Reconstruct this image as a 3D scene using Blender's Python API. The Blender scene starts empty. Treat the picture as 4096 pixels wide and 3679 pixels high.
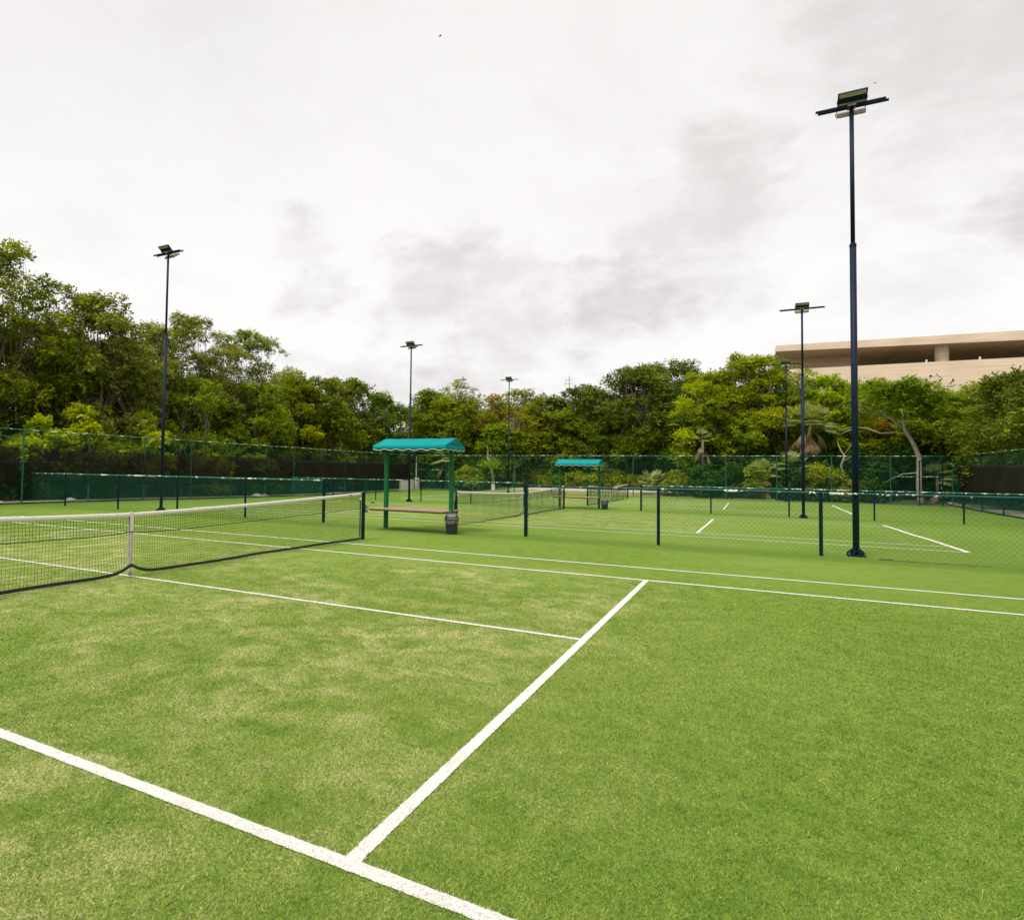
import bpy, math, random
import numpy as np
from mathutils import Vector, Matrix

S = bpy.context.scene
COL = S.collection
PI = math.pi
rnd = random.Random(11)

# ------------------------------------------------------------------ helpers
def gz(x, y):
    """height of the playing surface / ground: a shallow drainage dip across the middle courts"""
    pts = [(-60, 0), (10, 0), (15, -.03), (20, -.08), (25, -.115), (31, -.12), (36, -.09), (40, -.055), (43, 0), (45, .02),
           (46.2, .06), (48, .28), (52, .45), (60, .6), (90, .8)]
    if y <= pts[0][0]: return 0.0
    for (a, za), (b, zb) in zip(pts, pts[1:]):
        if y <= b:
            t = (y - a) / (b - a); t = t * t * (3 - 2 * t) if a > 10 else t
            return za + (zb - za) * t
    return pts[-1][1]

def tag(o, label=None, cat=None, group=None, kind=None):
    if label: o['label'] = label
    if cat: o['category'] = cat
    if group: o['group'] = group
    if kind: o['kind'] = kind
    return o

def empty(name, loc, label, cat, group=None, rz=0):
    o = bpy.data.objects.new(name, None); COL.objects.link(o)
    o.location = loc; o.rotation_euler = (0, 0, rz); o.empty_display_size = .2
    return tag(o, label, cat, group)

def mesh_obj(name, verts, faces, mat, parent=None, smooth=False):
    me = bpy.data.meshes.new(name)
    me.from_pydata([tuple(v) for v in verts], [], faces)
    me.materials.append(mat); me.update()
    if smooth:
        me.polygons.foreach_set('use_smooth', [True] * len(me.polygons))
    o = bpy.data.objects.new(name, me); COL.objects.link(o)
    if parent is not None: o.parent = parent
    return o

class MB:
    def __init__(s): s.v = []; s.f = []
    def add(s, vs, fs):
        b = len(s.v); s.v += [tuple(v) for v in vs]; s.f += [tuple(i + b for i in f) for f in fs]; return s
    def box(s, c, d, rot=None, taper=1.0):
        x, y, z = d[0] / 2, d[1] / 2, d[2] / 2
        vs = [(-x, -y, -z), (x, -y, -z), (x, y, -z), (-x, y, -z), (-x * taper, -y * taper, z), (x * taper, -y * taper, z), (x * taper, y * taper, z), (-x * taper, y * taper, z)]
        if rot is not None: vs = [rot @ Vector(v) for v in vs]
        vs = [(v[0] + c[0], v[1] + c[1], v[2] + c[2]) for v in vs]
        return s.add(vs, [(0, 3, 2, 1), (4, 5, 6, 7), (0, 1, 5, 4), (1, 2, 6, 5), (2, 3, 7, 6), (3, 0, 4, 7)])
    def tube(s, pts, rad, n=8, cap=True):
        pts = [Vector(p) for p in pts]
        if not hasattr(rad, '__len__'): rad = [rad] * len(pts)
        vs = []; ref = None
        for i, p in enumerate(pts):
            t = (pts[min(i + 1, len(pts) - 1)] - pts[max(i - 1, 0)])
            if t.length < 1e-9: t = Vector((0, 0, 1))
            t.normalize()
            if ref is None: ref = Vector((1, 0, 0)) if abs(t.x) < .9 else Vector((0, 1, 0))
            u = (ref - t * ref.dot(t)).normalized(); w = t.cross(u); ref = u
            for k in range(n):
                a = 2 * PI * k / n
                vs.append(p + (u * math.cos(a) + w * math.sin(a)) * rad[i])
        fs = []
        for i in range(len(pts) - 1):
            for k in range(n):
                a = i * n + k; b = i * n + (k + 1) % n
                fs.append((a, b, b + n, a + n))
        if cap:
            fs.append(tuple(range(n - 1, -1, -1))); e = (len(pts) - 1) * n
            fs.append(tuple(e + k for k in range(n)))
        return s.add(vs, fs)
    def rings(s, rings, cap=True):
        n = len(rings[0]); vs = [v for r in rings for v in r]; fs = []
        for i in range(len(rings) - 1):
            for k in range(n):
                a = i * n + k; b = i * n + (k + 1) % n
                fs.append((a, b, b + n, a + n))
        if cap:
            fs.append(tuple(range(n - 1, -1, -1))); e = (len(rings) - 1) * n
            fs.append(tuple(e + k for k in range(n)))
        return s.add(vs, fs)
    def build(s, name, mat, parent=None, smooth=False):
        return mesh_obj(name, s.v, s.f, mat, parent, smooth)

def big_quads(name, V, mat, parent=None, tint=None):
    """V: (n,4,3) array -> one mesh; tint: per face float attribute"""
    n = len(V); me = bpy.data.meshes.new(name)
    me.vertices.add(n * 4); me.vertices.foreach_set('co', np.ascontiguousarray(V, dtype=np.float32).ravel())
    me.loops.add(n * 4); me.loops.foreach_set('vertex_index', np.arange(n * 4, dtype=np.int32))
    me.polygons.add(n); me.polygons.foreach_set('loop_start', np.arange(0, n * 4, 4, dtype=np.int32))
    try: me.polygons.foreach_set('loop_total', np.full(n, 4, dtype=np.int32))
    except Exception: pass
    if tint is not None:
        a = me.attributes.new('tint', 'FLOAT', 'FACE'); a.data.foreach_set('value', np.ascontiguousarray(tint, dtype=np.float32))
    me.materials.append(mat); me.update(calc_edges=True)
    o = bpy.data.objects.new(name, me); COL.objects.link(o)
    if parent is not None: o.parent = parent
    return o

def prism_lines(P, Q, r, u, v):
    """straight wires P->Q (n,3) as triangular prisms; u,v perpendicular unit vectors"""
    out = []
    offs = [r * (math.cos(a) * u + math.sin(a) * v) for a in (PI / 2, PI / 2 + 2 * PI / 3, PI / 2 + 4 * PI / 3)]
    for i in range(3):
        a, b = offs[i], offs[(i + 1) % 3]
        out.append(np.stack([P + a, P + b, Q + b, Q + a], 1))
    return np.concatenate(out)

# ------------------------------------------------------------------ materials
def new_mat(name):
    m = bpy.data.materials.new(name); m.use_nodes = True
    nt = m.node_tree; nt.nodes.clear()
    out = nt.nodes.new('ShaderNodeOutputMaterial')
    return m, nt, out
def N(nt, t, **kw):
    n = nt.nodes.new(t)
    for k, v in kw.items():
        if k in n.inputs.keys(): n.inputs[k].default_value = v
        else: setattr(n, k, v)
    return n
def noise(nt, vec, scale, detail=4, rough=.55, dist=0):
    n = N(nt, 'ShaderNodeTexNoise'); n.inputs['Scale'].default_value = scale; n.inputs['Detail'].default_value = detail
    n.inputs['Roughness'].default_value = rough; n.inputs['Distortion'].default_value = dist
    if vec is not None: nt.links.new(vec, n.inputs['Vector'])
    return n.outputs['Fac']
def ramp(nt, fac, stops, interp='LINEAR'):
    r = N(nt, 'ShaderNodeValToRGB'); cr = r.color_ramp; cr.interpolation = interp
    while len(cr.elements) < len(stops): cr.elements.new(.5)
    for e, (p, c) in zip(cr.elements, stops):
        e.position = p
        e.color = (c, c, c, 1) if isinstance(c, (int, float)) else (*c, 1)
    nt.links.new(fac, r.inputs['Fac'])
    return r.outputs['Color']
def math_n(nt, op, a, b=None, clamp=False):
    m = N(nt, 'ShaderNodeMath', operation=op); m.use_clamp = clamp
    for i, x in enumerate((a, b)):
        if x is None: continue
        if isinstance(x, (int, float)): m.inputs[i].default_value = x
        else: nt.links.new(x, m.inputs[i])
    return m.outputs[0]
def mapr(nt, x, a, b, c=0, d=1, smooth=True):
    m = N(nt, 'ShaderNodeMapRange'); m.interpolation_type = 'SMOOTHSTEP' if smooth else 'LINEAR'
    for i, v in zip(('From Min', 'From Max', 'To Min', 'To Max'), (a, b, c, d)): m.inputs[i].default_value = v
    nt.links.new(x, m.inputs['Value']); return m.outputs[0]
def mixc(nt, fac, a, b, blend='MIX'):
    m = N(nt, 'ShaderNodeMix', data_type='RGBA', blend_type=blend)
    for i, x in ((0, fac), (6, a), (7, b)):
        if isinstance(x, (int, float)): m.inputs[i].default_value = x
        elif isinstance(x, tuple): m.inputs[i].default_value = (*x, 1)
        else: nt.links.new(x, m.inputs[i])
    return m.outputs[2]
def coords(nt, scale=(1, 1, 1)):
    t = N(nt, 'ShaderNodeTexCoord'); mp = N(nt, 'ShaderNodeMapping'); mp.inputs['Scale'].default_value = scale
    nt.links.new(t.outputs['Object'], mp.inputs['Vector']); return mp.outputs[0]
def bsdf(nt, out, col, rough=.6, metal=0, spec=.5, normal=None, coat=0):
    b = N(nt, 'ShaderNodeBsdfPrincipled')
    if isinstance(col, tuple): b.inputs['Base Color'].default_value = (*col, 1)
    else: nt.links.new(col, b.inputs['Base Color'])
    if isinstance(rough, (int, float)): b.inputs['Roughness'].default_value = rough
    else: nt.links.new(rough, b.inputs['Roughness'])
    b.inputs['Metallic'].default_value = metal; b.inputs['Specular IOR Level'].default_value = spec
    if normal is not None: nt.links.new(normal, b.inputs['Normal'])
    if out is not None: nt.links.new(b.outputs[0], out.inputs[0])
    return b
def bump(nt, h, strength=.3, dist=.01):
    b = N(nt, 'ShaderNodeBump'); b.inputs['Strength'].default_value = strength; b.inputs['Distance'].default_value = dist
    nt.links.new(h, b.inputs['Height']); return b.outputs[0]
def simple(name, c, rough=.6, var=.25, sc=6, metal=0, spec=.5, bs=.15, scale=(1, 1, 1)):
    m, nt, out = new_mat(name); v = coords(nt, scale)
    n = noise(nt, v, sc, 5, .6); f = noise(nt, v, sc * 7, 3, .6)
    c0 = tuple(x * (1 - var) for x in c); c1 = tuple(min(1, x * (1 + var)) for x in c)
    col = ramp(nt, n, [(.3, c0), (.7, c1)])
    col = mixc(nt, .25, col, ramp(nt, f, [(.3, c0), (.7, c1)]))
    bsdf(nt, out, col, rough, metal, spec, bump(nt, f, bs, .004)); return m

def mat_turf(name='turf_fibre', blades=False):
    m, nt, out = new_mat(name)
    t = N(nt, 'ShaderNodeNewGeometry'); P = t.outputs['Position']
    sep = N(nt, 'ShaderNodeSeparateXYZ'); nt.links.new(P, sep.inputs[0]); X, Y = sep.outputs[0], sep.outputs[1]
    big = noise(nt, P, .22, 4, .6); mid = noise(nt, P, 2.4, 8, .74, .5); small = noise(nt, P, 7, 6, .72, .3)
    fib = noise(nt, P, 80, 4, .8); fib2 = noise(nt, P, 190, 2, .8); blot = noise(nt, P, 30, 5, .75)
    g = ramp(nt, fib, [(.38, (.036, .100, .002)), (.5, (.116, .190, .012)), (.62, (.222, .296, .034))])
    g2 = ramp(nt, small, [(.38, (.062, .140, .003)), (.62, (.196, .266, .026))])
    g = mixc(nt, .5, g, g2)
    g = mixc(nt, ramp(nt, big, [(.38, 0.), (.62, .5)]), g, (.188, .258, .034))
    g = mixc(nt, ramp(nt, mid, [(.36, .38), (.5, 0.)]), g, (.065, .155, .004))
    g = mixc(nt, ramp(nt, blot, [(.36, .6), (.48, 0.)]), g, (.05, .135, .006))
    # deeper, barely worn strips, with soft shade of the divider fences painted in
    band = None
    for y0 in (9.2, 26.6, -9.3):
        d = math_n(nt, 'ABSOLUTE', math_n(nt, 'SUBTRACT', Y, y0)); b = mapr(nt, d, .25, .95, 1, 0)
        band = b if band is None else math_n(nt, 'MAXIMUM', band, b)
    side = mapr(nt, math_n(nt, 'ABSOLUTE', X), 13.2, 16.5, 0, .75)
    unworn_shade = math_n(nt, 'MAXIMUM', math_n(nt, 'MULTIPLY', band, 1.0), side)
    back = math_n(nt, 'MULTIPLY', mapr(nt, math_n(nt, 'ABSOLUTE', X), 7.6, 12.0, 0, .55), mapr(nt, noise(nt, P, .45, 4, .6), .38, .6, .3, 1.0))  # barely worn backcourt, with corner light falloff painted into the green
    unworn_shade = math_n(nt, 'MAXIMUM', unworn_shade, back)
    g = mixc(nt, math_n(nt, 'MULTIPLY', unworn_shade, .8), g, (.078, .150, .010))
    # sand infill where the play is: inside each court, most of it in the service boxes and at the baselines
    wear = None
    for yc, boost in ((0, 1.0), (18.1, .9), (35.9, .9)):
        dy = math_n(nt, 'ABSOLUTE', math_n(nt, 'SUBTRACT', Y, yc)); fy = mapr(nt, dy, 2.6, 6.2, 1, 0)
        dx = math_n(nt, 'ABSOLUTE', X); fx = mapr(nt, dx, 5.6, 8.2, 1, .26)
        bl = mapr(nt, math_n(nt, 'ABSOLUTE', math_n(nt, 'SUBTRACT', dx, 11.6)), .3, 1.6, .65, 0)
        w = math_n(nt, 'MULTIPLY', math_n(nt, 'MULTIPLY', fy, math_n(nt, 'MAXIMUM', fx, bl)), boost)
        wear = w if wear is None else math_n(nt, 'MAXIMUM', wear, w)
    # near corner of the first court outside the singles line is sandy too
    c1 = math_n(nt, 'MULTIPLY', mapr(nt, Y, -2.0, -4.2, 0, 1), mapr(nt, X, 8.4, 5.6, 0, 1))
    wear = math_n(nt, 'MAXIMUM', wear, math_n(nt, 'MULTIPLY', c1, 1.0))
    patch = ramp(nt, mid, [(.36, .25), (.5, .62), (.62, 1.)])
    lowf = ramp(nt, noise(nt, P, .55, 3, .6, .4), [(.36, .45), (.6, 1.)])
    amt = math_n(nt, 'MULTIPLY', wear, math_n(nt, 'MULTIPLY', patch, lowf))
    sand_n = math_n(nt, 'ADD', math_n(nt, 'MULTIPLY', noise(nt, P, 62, 4, .8), .7), math_n(nt, 'MULTIPLY', fib, .3))
    thr = mapr(nt, amt, 0, 1, .585, .405, False)
    smask = math_n(nt, 'MULTIPLY', math_n(nt, 'SUBTRACT', sand_n, thr), 9, True)
    smask = math_n(nt, 'MULTIPLY', smask, mapr(nt, amt, .0, .5, .3, .72))
    sand = ramp(nt, fib2, [(.35, (.34, .32, .11)), (.65, (.60, .52, .27))])
    col = mixc(nt, smask, g, sand)
    # stray pale fibres
    stray = ramp(nt, fib2, [(.66, 0.), (.74, .35)])
    col = mixc(nt, stray, col, (.38, .42, .16))
    # seams between the rolls of turf
    sx = math_n(nt, 'FRACT', math_n(nt, 'DIVIDE', math_n(nt, 'ADD', Y, 40.13), 3.66))
    seam = math_n(nt, 'MULTIPLY', mapr(nt, math_n(nt, 'ABSOLUTE', math_n(nt, 'SUBTRACT', sx, .5)), 0, .006, 1, 0), .3)
    col = mixc(nt, seam, col, (.05, .12, .012))
    h = math_n(nt, 'ADD', math_n(nt, 'MULTIPLY', fib, .7), math_n(nt, 'MULTIPLY', fib2, .4))
    h = math_n(nt, 'ADD', h, math_n(nt, 'MULTIPLY', blot, .6))
    hs = N(nt, 'ShaderNodeHueSaturation'); hs.inputs['Saturation'].default_value = .93; hs.inputs['Value'].default_value = 1.0
    nt.links.new(col, hs.inputs['Color']); col = hs.outputs[0]
    if blades:
        at = N(nt, 'ShaderNodeAttribute', attribute_name='tint')
        k = mapr(nt, at.outputs['Fac'], 0, 1, .6, 1.85, False); sc = N(nt, 'ShaderNodeVectorMath', operation='SCALE')
        nt.links.new(col, sc.inputs[0]); nt.links.new(k, sc.inputs['Scale']); col = sc.outputs[0]
        b = bsdf(nt, out, col, .7, 0, .06)
    else: b = bsdf(nt, out, col, .85, 0, .04, bump(nt, h, .8, .014))
    return m

def mat_line():
    m, nt, out = new_mat('white_turf_fibre'); P = coords(nt)
    f = noise(nt, P, 140, 3, .75); b = noise(nt, P, 3.5, 5, .65)
    col = ramp(nt, f, [(.32, (.38, .38, .33)), (.44, (.56, .54, .51)), (.6, (.68, .655, .62))])
    col = mixc(nt, ramp(nt, b, [(.52, 0.), (.72, .35)]), col, (.38, .38, .27))
    bsdf(nt, out, col, .8, 0, .15, bump(nt, f, .6, .008)); return m

def mat_peel(name, base, white_amt=.6, rough=.4):
    """green pipe paint with flaked white patches"""
    m, nt, out = new_mat(name); P = coords(nt)
    a = noise(nt, P, 2.6, 6, .75, .4); b = noise(nt, P, 14, 4, .7)
    fl = ramp(nt, math_n(nt, 'ADD', math_n(nt, 'MULTIPLY', a, .75), math_n(nt, 'MULTIPLY', b, .25)), [(white_amt, 0.), (white_amt + .012, 1.)])
    sh = ramp(nt, b, [(.3, tuple(x * .7 for x in base)), (.7, tuple(x * 1.25 for x in base))])
    col = mixc(nt, fl, sh, (.62, .64, .60))
    bsdf(nt, out, col, rough, 0, .18, bump(nt, fl, .2, .002)); return m

def mat_leaf(name, dark, light, trans=.35, extra=None):
    m, nt, out = new_mat(name)
    at = N(nt, 'ShaderNodeAttribute', attribute_name='tint'); at.attribute_type = 'GEOMETRY'
    mid = tuple((a + b) / 2 for a, b in zip(dark, light))
    stops = [(0, dark), (.5, mid), (1, light)]
    if extra: stops = [(0, dark), (.45, mid), (.9, light), (.93, extra), (1, extra)]
    col = ramp(nt, at.outputs['Fac'], stops)
    oi = N(nt, 'ShaderNodeObjectInfo')
    hs = N(nt, 'ShaderNodeHueSaturation'); nt.links.new(col, hs.inputs['Color'])
    nt.links.new(mapr(nt, oi.outputs['Random'], 0, 1, .485, .515, False), hs.inputs['Hue'])
    nt.links.new(mapr(nt, oi.outputs['Random'], 0, 1, .85, 1.15, False), hs.inputs['Value'])
    b = bsdf(nt, None, hs.outputs[0], .55, 0, .12)
    tr = N(nt, 'ShaderNodeBsdfTranslucent')
    c2 = mixc(nt, 1.0, hs.outputs[0], (1.5, 1.45, .6), 'MULTIPLY'); nt.links.new(c2, tr.inputs[0])
    mx = N(nt, 'ShaderNodeMixShader'); mx.inputs[0].default_value = trans
    nt.links.new(b.outputs[0], mx.inputs[1]); nt.links.new(tr.outputs[0], mx.inputs[2]); nt.links.new(mx.outputs[0], out.inputs[0])
    return m

def mat_screen(name, alpha):
    """woven windscreen cloth: partly see-through"""
    m, nt, out = new_mat(name); P = coords(nt)
    n = noise(nt, P, 1.3, 6, .65, .8)
    col = ramp(nt, n, [(.3, (.005, .004, .003)), (.7, (.014, .010, .007))])
    b = bsdf(nt, None, col, .7, 0, .2, bump(nt, n, .5, .05))
    tp = N(nt, 'ShaderNodeBsdfTransparent'); mx = N(nt, 'ShaderNodeMixShader')
    nt.links.new(mapr(nt, n, .3, .7, alpha * .8, alpha * 1.2), mx.inputs[0])
    nt.links.new(b.outputs[0], mx.inputs[1]); nt.links.new(tp.outputs[0], mx.inputs[2]); nt.links.new(mx.outputs[0], out.inputs[0])
    return m

def mat_concrete():
    m, nt, out = new_mat('board_formed_concrete'); P = coords(nt)
    t = N(nt, 'ShaderNodeTexCoord'); sep = N(nt, 'ShaderNodeSeparateXYZ'); nt.links.new(t.outputs['Object'], sep.inputs[0])
    fr = math_n(nt, 'FRACT', math_n(nt, 'MULTIPLY', sep.outputs[2], 2.6))
    ln = mapr(nt, fr, .0, .1, 1, 0)
    streak = noise(nt, coords(nt, (.12, .12, 3.2)), 1.6, 6, .7); bl = noise(nt, P, .35, 5, .6); fine = noise(nt, P, 6, 4, .7)
    col = ramp(nt, streak, [(.25, (.56, .435, .32)), (.55, (.70, .56, .42)), (.8, (.80, .67, .53))])
    col = mixc(nt, ramp(nt, bl, [(.4, 0.), (.75, .45)]), col, (.46, .35, .26))
    col = mixc(nt, ramp(nt, noise(nt, coords(nt, (.5, .5, 2.2)), 1.1, 4, .6), [(.66, 0.), (.7, .5)]), col, (.75, .68, .58))
    col = mixc(nt, math_n(nt, 'MULTIPLY', ln, .35), col, (.30, .22, .15))
    bsdf(nt, out, col, .85, 0, .2, bump(nt, fine, .3, .02)); return m

def mat_bark(name, a, b):
    m, nt, out = new_mat(name); P = coords(nt, (1, 1, .25))
    n = noise(nt, P, 14, 6, .7, 1.0); k = noise(nt, coords(nt), 3, 4, .6)
    col = mixc(nt, .4, ramp(nt, n, [(.3, a), (.7, b)]), ramp(nt, k, [(.35, a), (.65, b)]))
    bsdf(nt, out, col, .9, 0, .15, bump(nt, n, .7, .03)); return m

def mat_ground():
    m, nt, out = new_mat('leaf_litter_ground'); P = coords(nt)
    a = noise(nt, P, .6, 6, .65); b = noise(nt, P, 18, 5, .75)
    col = mixc(nt, ramp(nt, a, [(.4, 0.), (.6, 1.)]), ramp(nt, b, [(.3, (.05, .04, .022)), (.7, (.17, .14, .085))]), ramp(nt, b, [(.3, (.03, .05, .012)), (.7, (.10, .12, .04))]))
    bsdf(nt, out, col, .95, 0, .1, bump(nt, b, .8, .04)); return m

M = dict(
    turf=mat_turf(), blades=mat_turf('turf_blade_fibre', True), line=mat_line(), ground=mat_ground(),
    rail=mat_peel('flaking_green_rail', (.006, .048, .045), .555), rail_far=mat_peel('flaking_green_top_rail', (.012, .12, .075), .53),
    rail_old=mat_peel('weathered_corner_post', (.05, .06, .05), .46),
    post=simple('dark_green_post', (.002, .017, .024), .6, .3, 5, spec=.08), postg=simple('green_fence_post', (.004, .085, .05), .5, .25, 4),
    wire_low=simple('green_coated_wire_low', (.006, .13, .078), .5, .2, 3, spec=.25), wire_bright=simple('green_coated_wire_tall', (.004, .085, .046), .55, .2, 3, spec=.2), wire=simple('green_coated_wire', (.004, .066, .040), .55, .2, 3, spec=.25), pole=mat_peel('blue_black_pole', (.002, .010, .030), .665, .55),
    shelterpost=simple('green_gloss_steel', (.003, .10, .028), .4, .25, 3, spec=.2), canopy=None,
    trim=simple('white_piping', (.62, .60, .55), .6, .05, 20), band=simple('white_net_band', (.66, .61, .56), .75, .12, 22, bs=.6),
    cord=simple('black_net_cord', (.012, .014, .012), .8, .3, 30), tape=simple('black_webbing', (.012, .012, .014), .7, .3, 12),
    steel=simple('worn_grey_steel', (.22, .21, .19), .45, .35, 25, metal=.6), rubber=simple('black_rubber_grip', (.02, .02, .024), .6, .2, 20),
    rope=simple('pale_rope', (.72, .68, .6), .8, .15, 30),
    binb=simple('black_plastic', (.007, .007, .008), .5, .2, 8, bs=.05), lid=simple('grey_plastic', (.075, .072, .075), .5, .15, 9, bs=.08),
    wood=None, lamp=simple('aluminium_housing', (.33, .31, .28), .4, .15, 9, metal=.3), lens=None, concrete=mat_concrete(),
    dirt=simple('pale_dirt', (.42, .36, .28), .95, .25, 3, bs=.6), path=simple('pale_path_gravel', (.50, .45, .38), .95, .2, 2.5, bs=.5),
    white=simple('painted_masonry', (.60, .55, .50), .8, .12, 3), pink=simple('pinkish_render', (.42, .30, .23), .85, .15, 2), darkopen=simple('dark_interior_shade', (.02, .018, .016), .8, .2, 2),
    rock=simple('limestone_rock', (.45, .40, .33), .9, .3, 5, bs=.8), grassy=simple('dry_grass_strip', (.21, .22, .07), .95, .4, 5, bs=.8),
    bark=mat_bark('grey_brown_bark', (.10, .075, .05), (.26, .20, .145)), bark_pale=mat_bark('pale_bark', (.20, .15, .11), (.46, .37, .29)),
    bark_dark=mat_bark('dark_bark', (.05, .036, .022), (.13, .10, .07)), bird=simple('dark_feathers', (.03, .03, .035), .7, .3, 30),
    redflake=simple('fallen_leaf_skin', (.42, .17, .09), .7, .4, 40), whitewash=simple('whitewashed_bark', (.7, .68, .62), .85, .1, 6), fabric_mark=simple('faded_print', (.22, .21, .21), .8, .3, 60),
)
def mat_canopy():
    m, nt, out = new_mat('teal_awning_cloth'); P = coords(nt)
    n = noise(nt, P, 1.7, 5, .6, .6); w = noise(nt, P, 240, 2, .6)
    col = ramp(nt, n, [(.3, (.0, .19, .195)), (.7, (.001, .255, .255))])
    b = bsdf(nt, None, col, .75, 0, .1, bump(nt, math_n(nt, 'ADD', n, math_n(nt, 'MULTIPLY', w, .05)), .35, .05))
    tr = N(nt, 'ShaderNodeBsdfTranslucent'); tr.inputs[0].default_value = (0, .2, .18, 1)
    mx = N(nt, 'ShaderNodeMixShader'); mx.inputs[0].default_value = .1
    nt.links.new(b.outputs[0], mx.inputs[1]); nt.links.new(tr.outputs[0], mx.inputs[2]); nt.links.new(mx.outputs[0], out.inputs[0]); return m
M['canopy'] = mat_canopy()
def mat_wood():
    m, nt, out = new_mat('reddish_bench_board'); P = coords(nt, (.3, 3, 3))
    n = noise(nt, P, 9, 6, .65, .5)
    bsdf(nt, out, ramp(nt, n, [(.3, (.27, .145, .105)), (.7, (.43, .25, .19))]), .55, 0, .3, bump(nt, n, .3, .004)); return m
M['wood'] = mat_wood()
def mat_lens():
    m, nt, out = new_mat('led_lens_panel'); P = coords(nt)
    n = noise(nt, P, 30, 3, .6)
    bsdf(nt, out, ramp(nt, n, [(.35, (.26, .23, .17)), (.65, (.46, .42, .33))]), .25, 0, .6); return m
M['lens'] = mat_lens()
def mat_bag():
    m, nt, out = new_mat('clear_bin_liner'); n = noise(nt, coords(nt, (3, 3, 1)), 9, 5, .7, 1)
    b = bsdf(nt, None, (.2, .2, .2), .3, 0, .3, bump(nt, n, 1, .02)); tp = N(nt, 'ShaderNodeBsdfTransparent'); mx = N(nt, 'ShaderNodeMixShader')
    nt.links.new(mapr(nt, n, .35, .65, .25, .75), mx.inputs[0]); nt.links.new(b.outputs[0], mx.inputs[1]); nt.links.new(tp.outputs[0], mx.inputs[2]); nt.links.new(mx.outputs[0], out.inputs[0]); return m
M['bag'] = mat_bag()
M['screen'] = mat_screen('sheer_windscreen', .5); M['screen2'] = mat_screen('dense_windscreen', .05); M['screeng'] = mat_screen('green_mesh', .3)
L = dict(
    dark=mat_leaf('leaf_dark', (.015, .038, .002), (.215, .275, .010), .28),
    olive=mat_leaf('leaf_olive', (.035, .055, .006), (.38, .405, .055), .33),
    mid=mat_leaf('leaf_mid', (.02, .052, .001), (.32, .41, .008), .36),
    yellow=mat_leaf('leaf_yellow_green', (.04, .085, .001), (.48, .56, .005), .4),
    lime=mat_leaf('leaf_lime', (.10, .18, .003), (.60, .68, .012), .42),
    pale=mat_leaf('leaf_pale_feathery', (.15, .17, .035), (.55, .55, .13), .35),
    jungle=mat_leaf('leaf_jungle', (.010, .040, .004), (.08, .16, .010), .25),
    red=mat_leaf('leaf_mid_airy', (.05, .08, .004), (.38, .38, .02), .33),
    bloom=mat_leaf('red_bloom', (.28, .045, .012), (.50, .11, .025), .3),
    frond=mat_leaf('palm_frond_green', (.12, .17, .035), (.48, .52, .2), .25),
    deadfrond=mat_leaf('palm_frond_dead', (.12, .075, .04), (.36, .25, .16), .2),
    fresh=mat_leaf('leaf_fresh_green', (.07, .13, .004), (.46, .56, .03), .38),
    hedge=mat_leaf('leaf_hedge', (.05, .10, .003), (.46, .50, .015), .35),
)

# ------------------------------------------------------------------ camera, world, light
cam = bpy.data.cameras.new('camera'); co = bpy.data.objects.new('camera', cam); COL.objects.link(co); S.camera = co
co.location = (7.771707, -6.302204, 1.553652); co.rotation_euler = (1.607561, -.016357, .523583)
cam.sensor_width = 36; cam.sensor_fit = 'HORIZONTAL'; cam.lens = 2587.29 / 4096 * 36
cam.shift_x = (2048 - 1521.64) / 4096; cam.shift_y = -(1839.5 - 1791.26) / 4096; cam.clip_end = 2000; cam.clip_start = .05
S.view_settings.view_transform = 'Standard'; S.view_settings.look = 'None'; S.view_settings.exposure = .12; S.view_settings.gamma = 1

SUN_EL, SUN_AZ = 58, -112      # azimuth of the direction the light comes from, degrees from +X
sd = Vector((math.cos(math.radians(SUN_EL)) * math.cos(math.radians(SUN_AZ)), math.cos(math.radians(SUN_EL)) * math.sin(math.radians(SUN_AZ)), math.sin(math.radians(SUN_EL))))
sun = bpy.data.lights.new('sun', 'SUN'); sun.energy = 3.1; sun.angle = math.radians(15); sun.color = (1, .94, .84)
so = bpy.data.objects.new('sun', sun); COL.objects.link(so); so.rotation_euler = sd.to_track_quat('Z', 'Y').to_euler(); so.location = (0, 0, 40)

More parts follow.
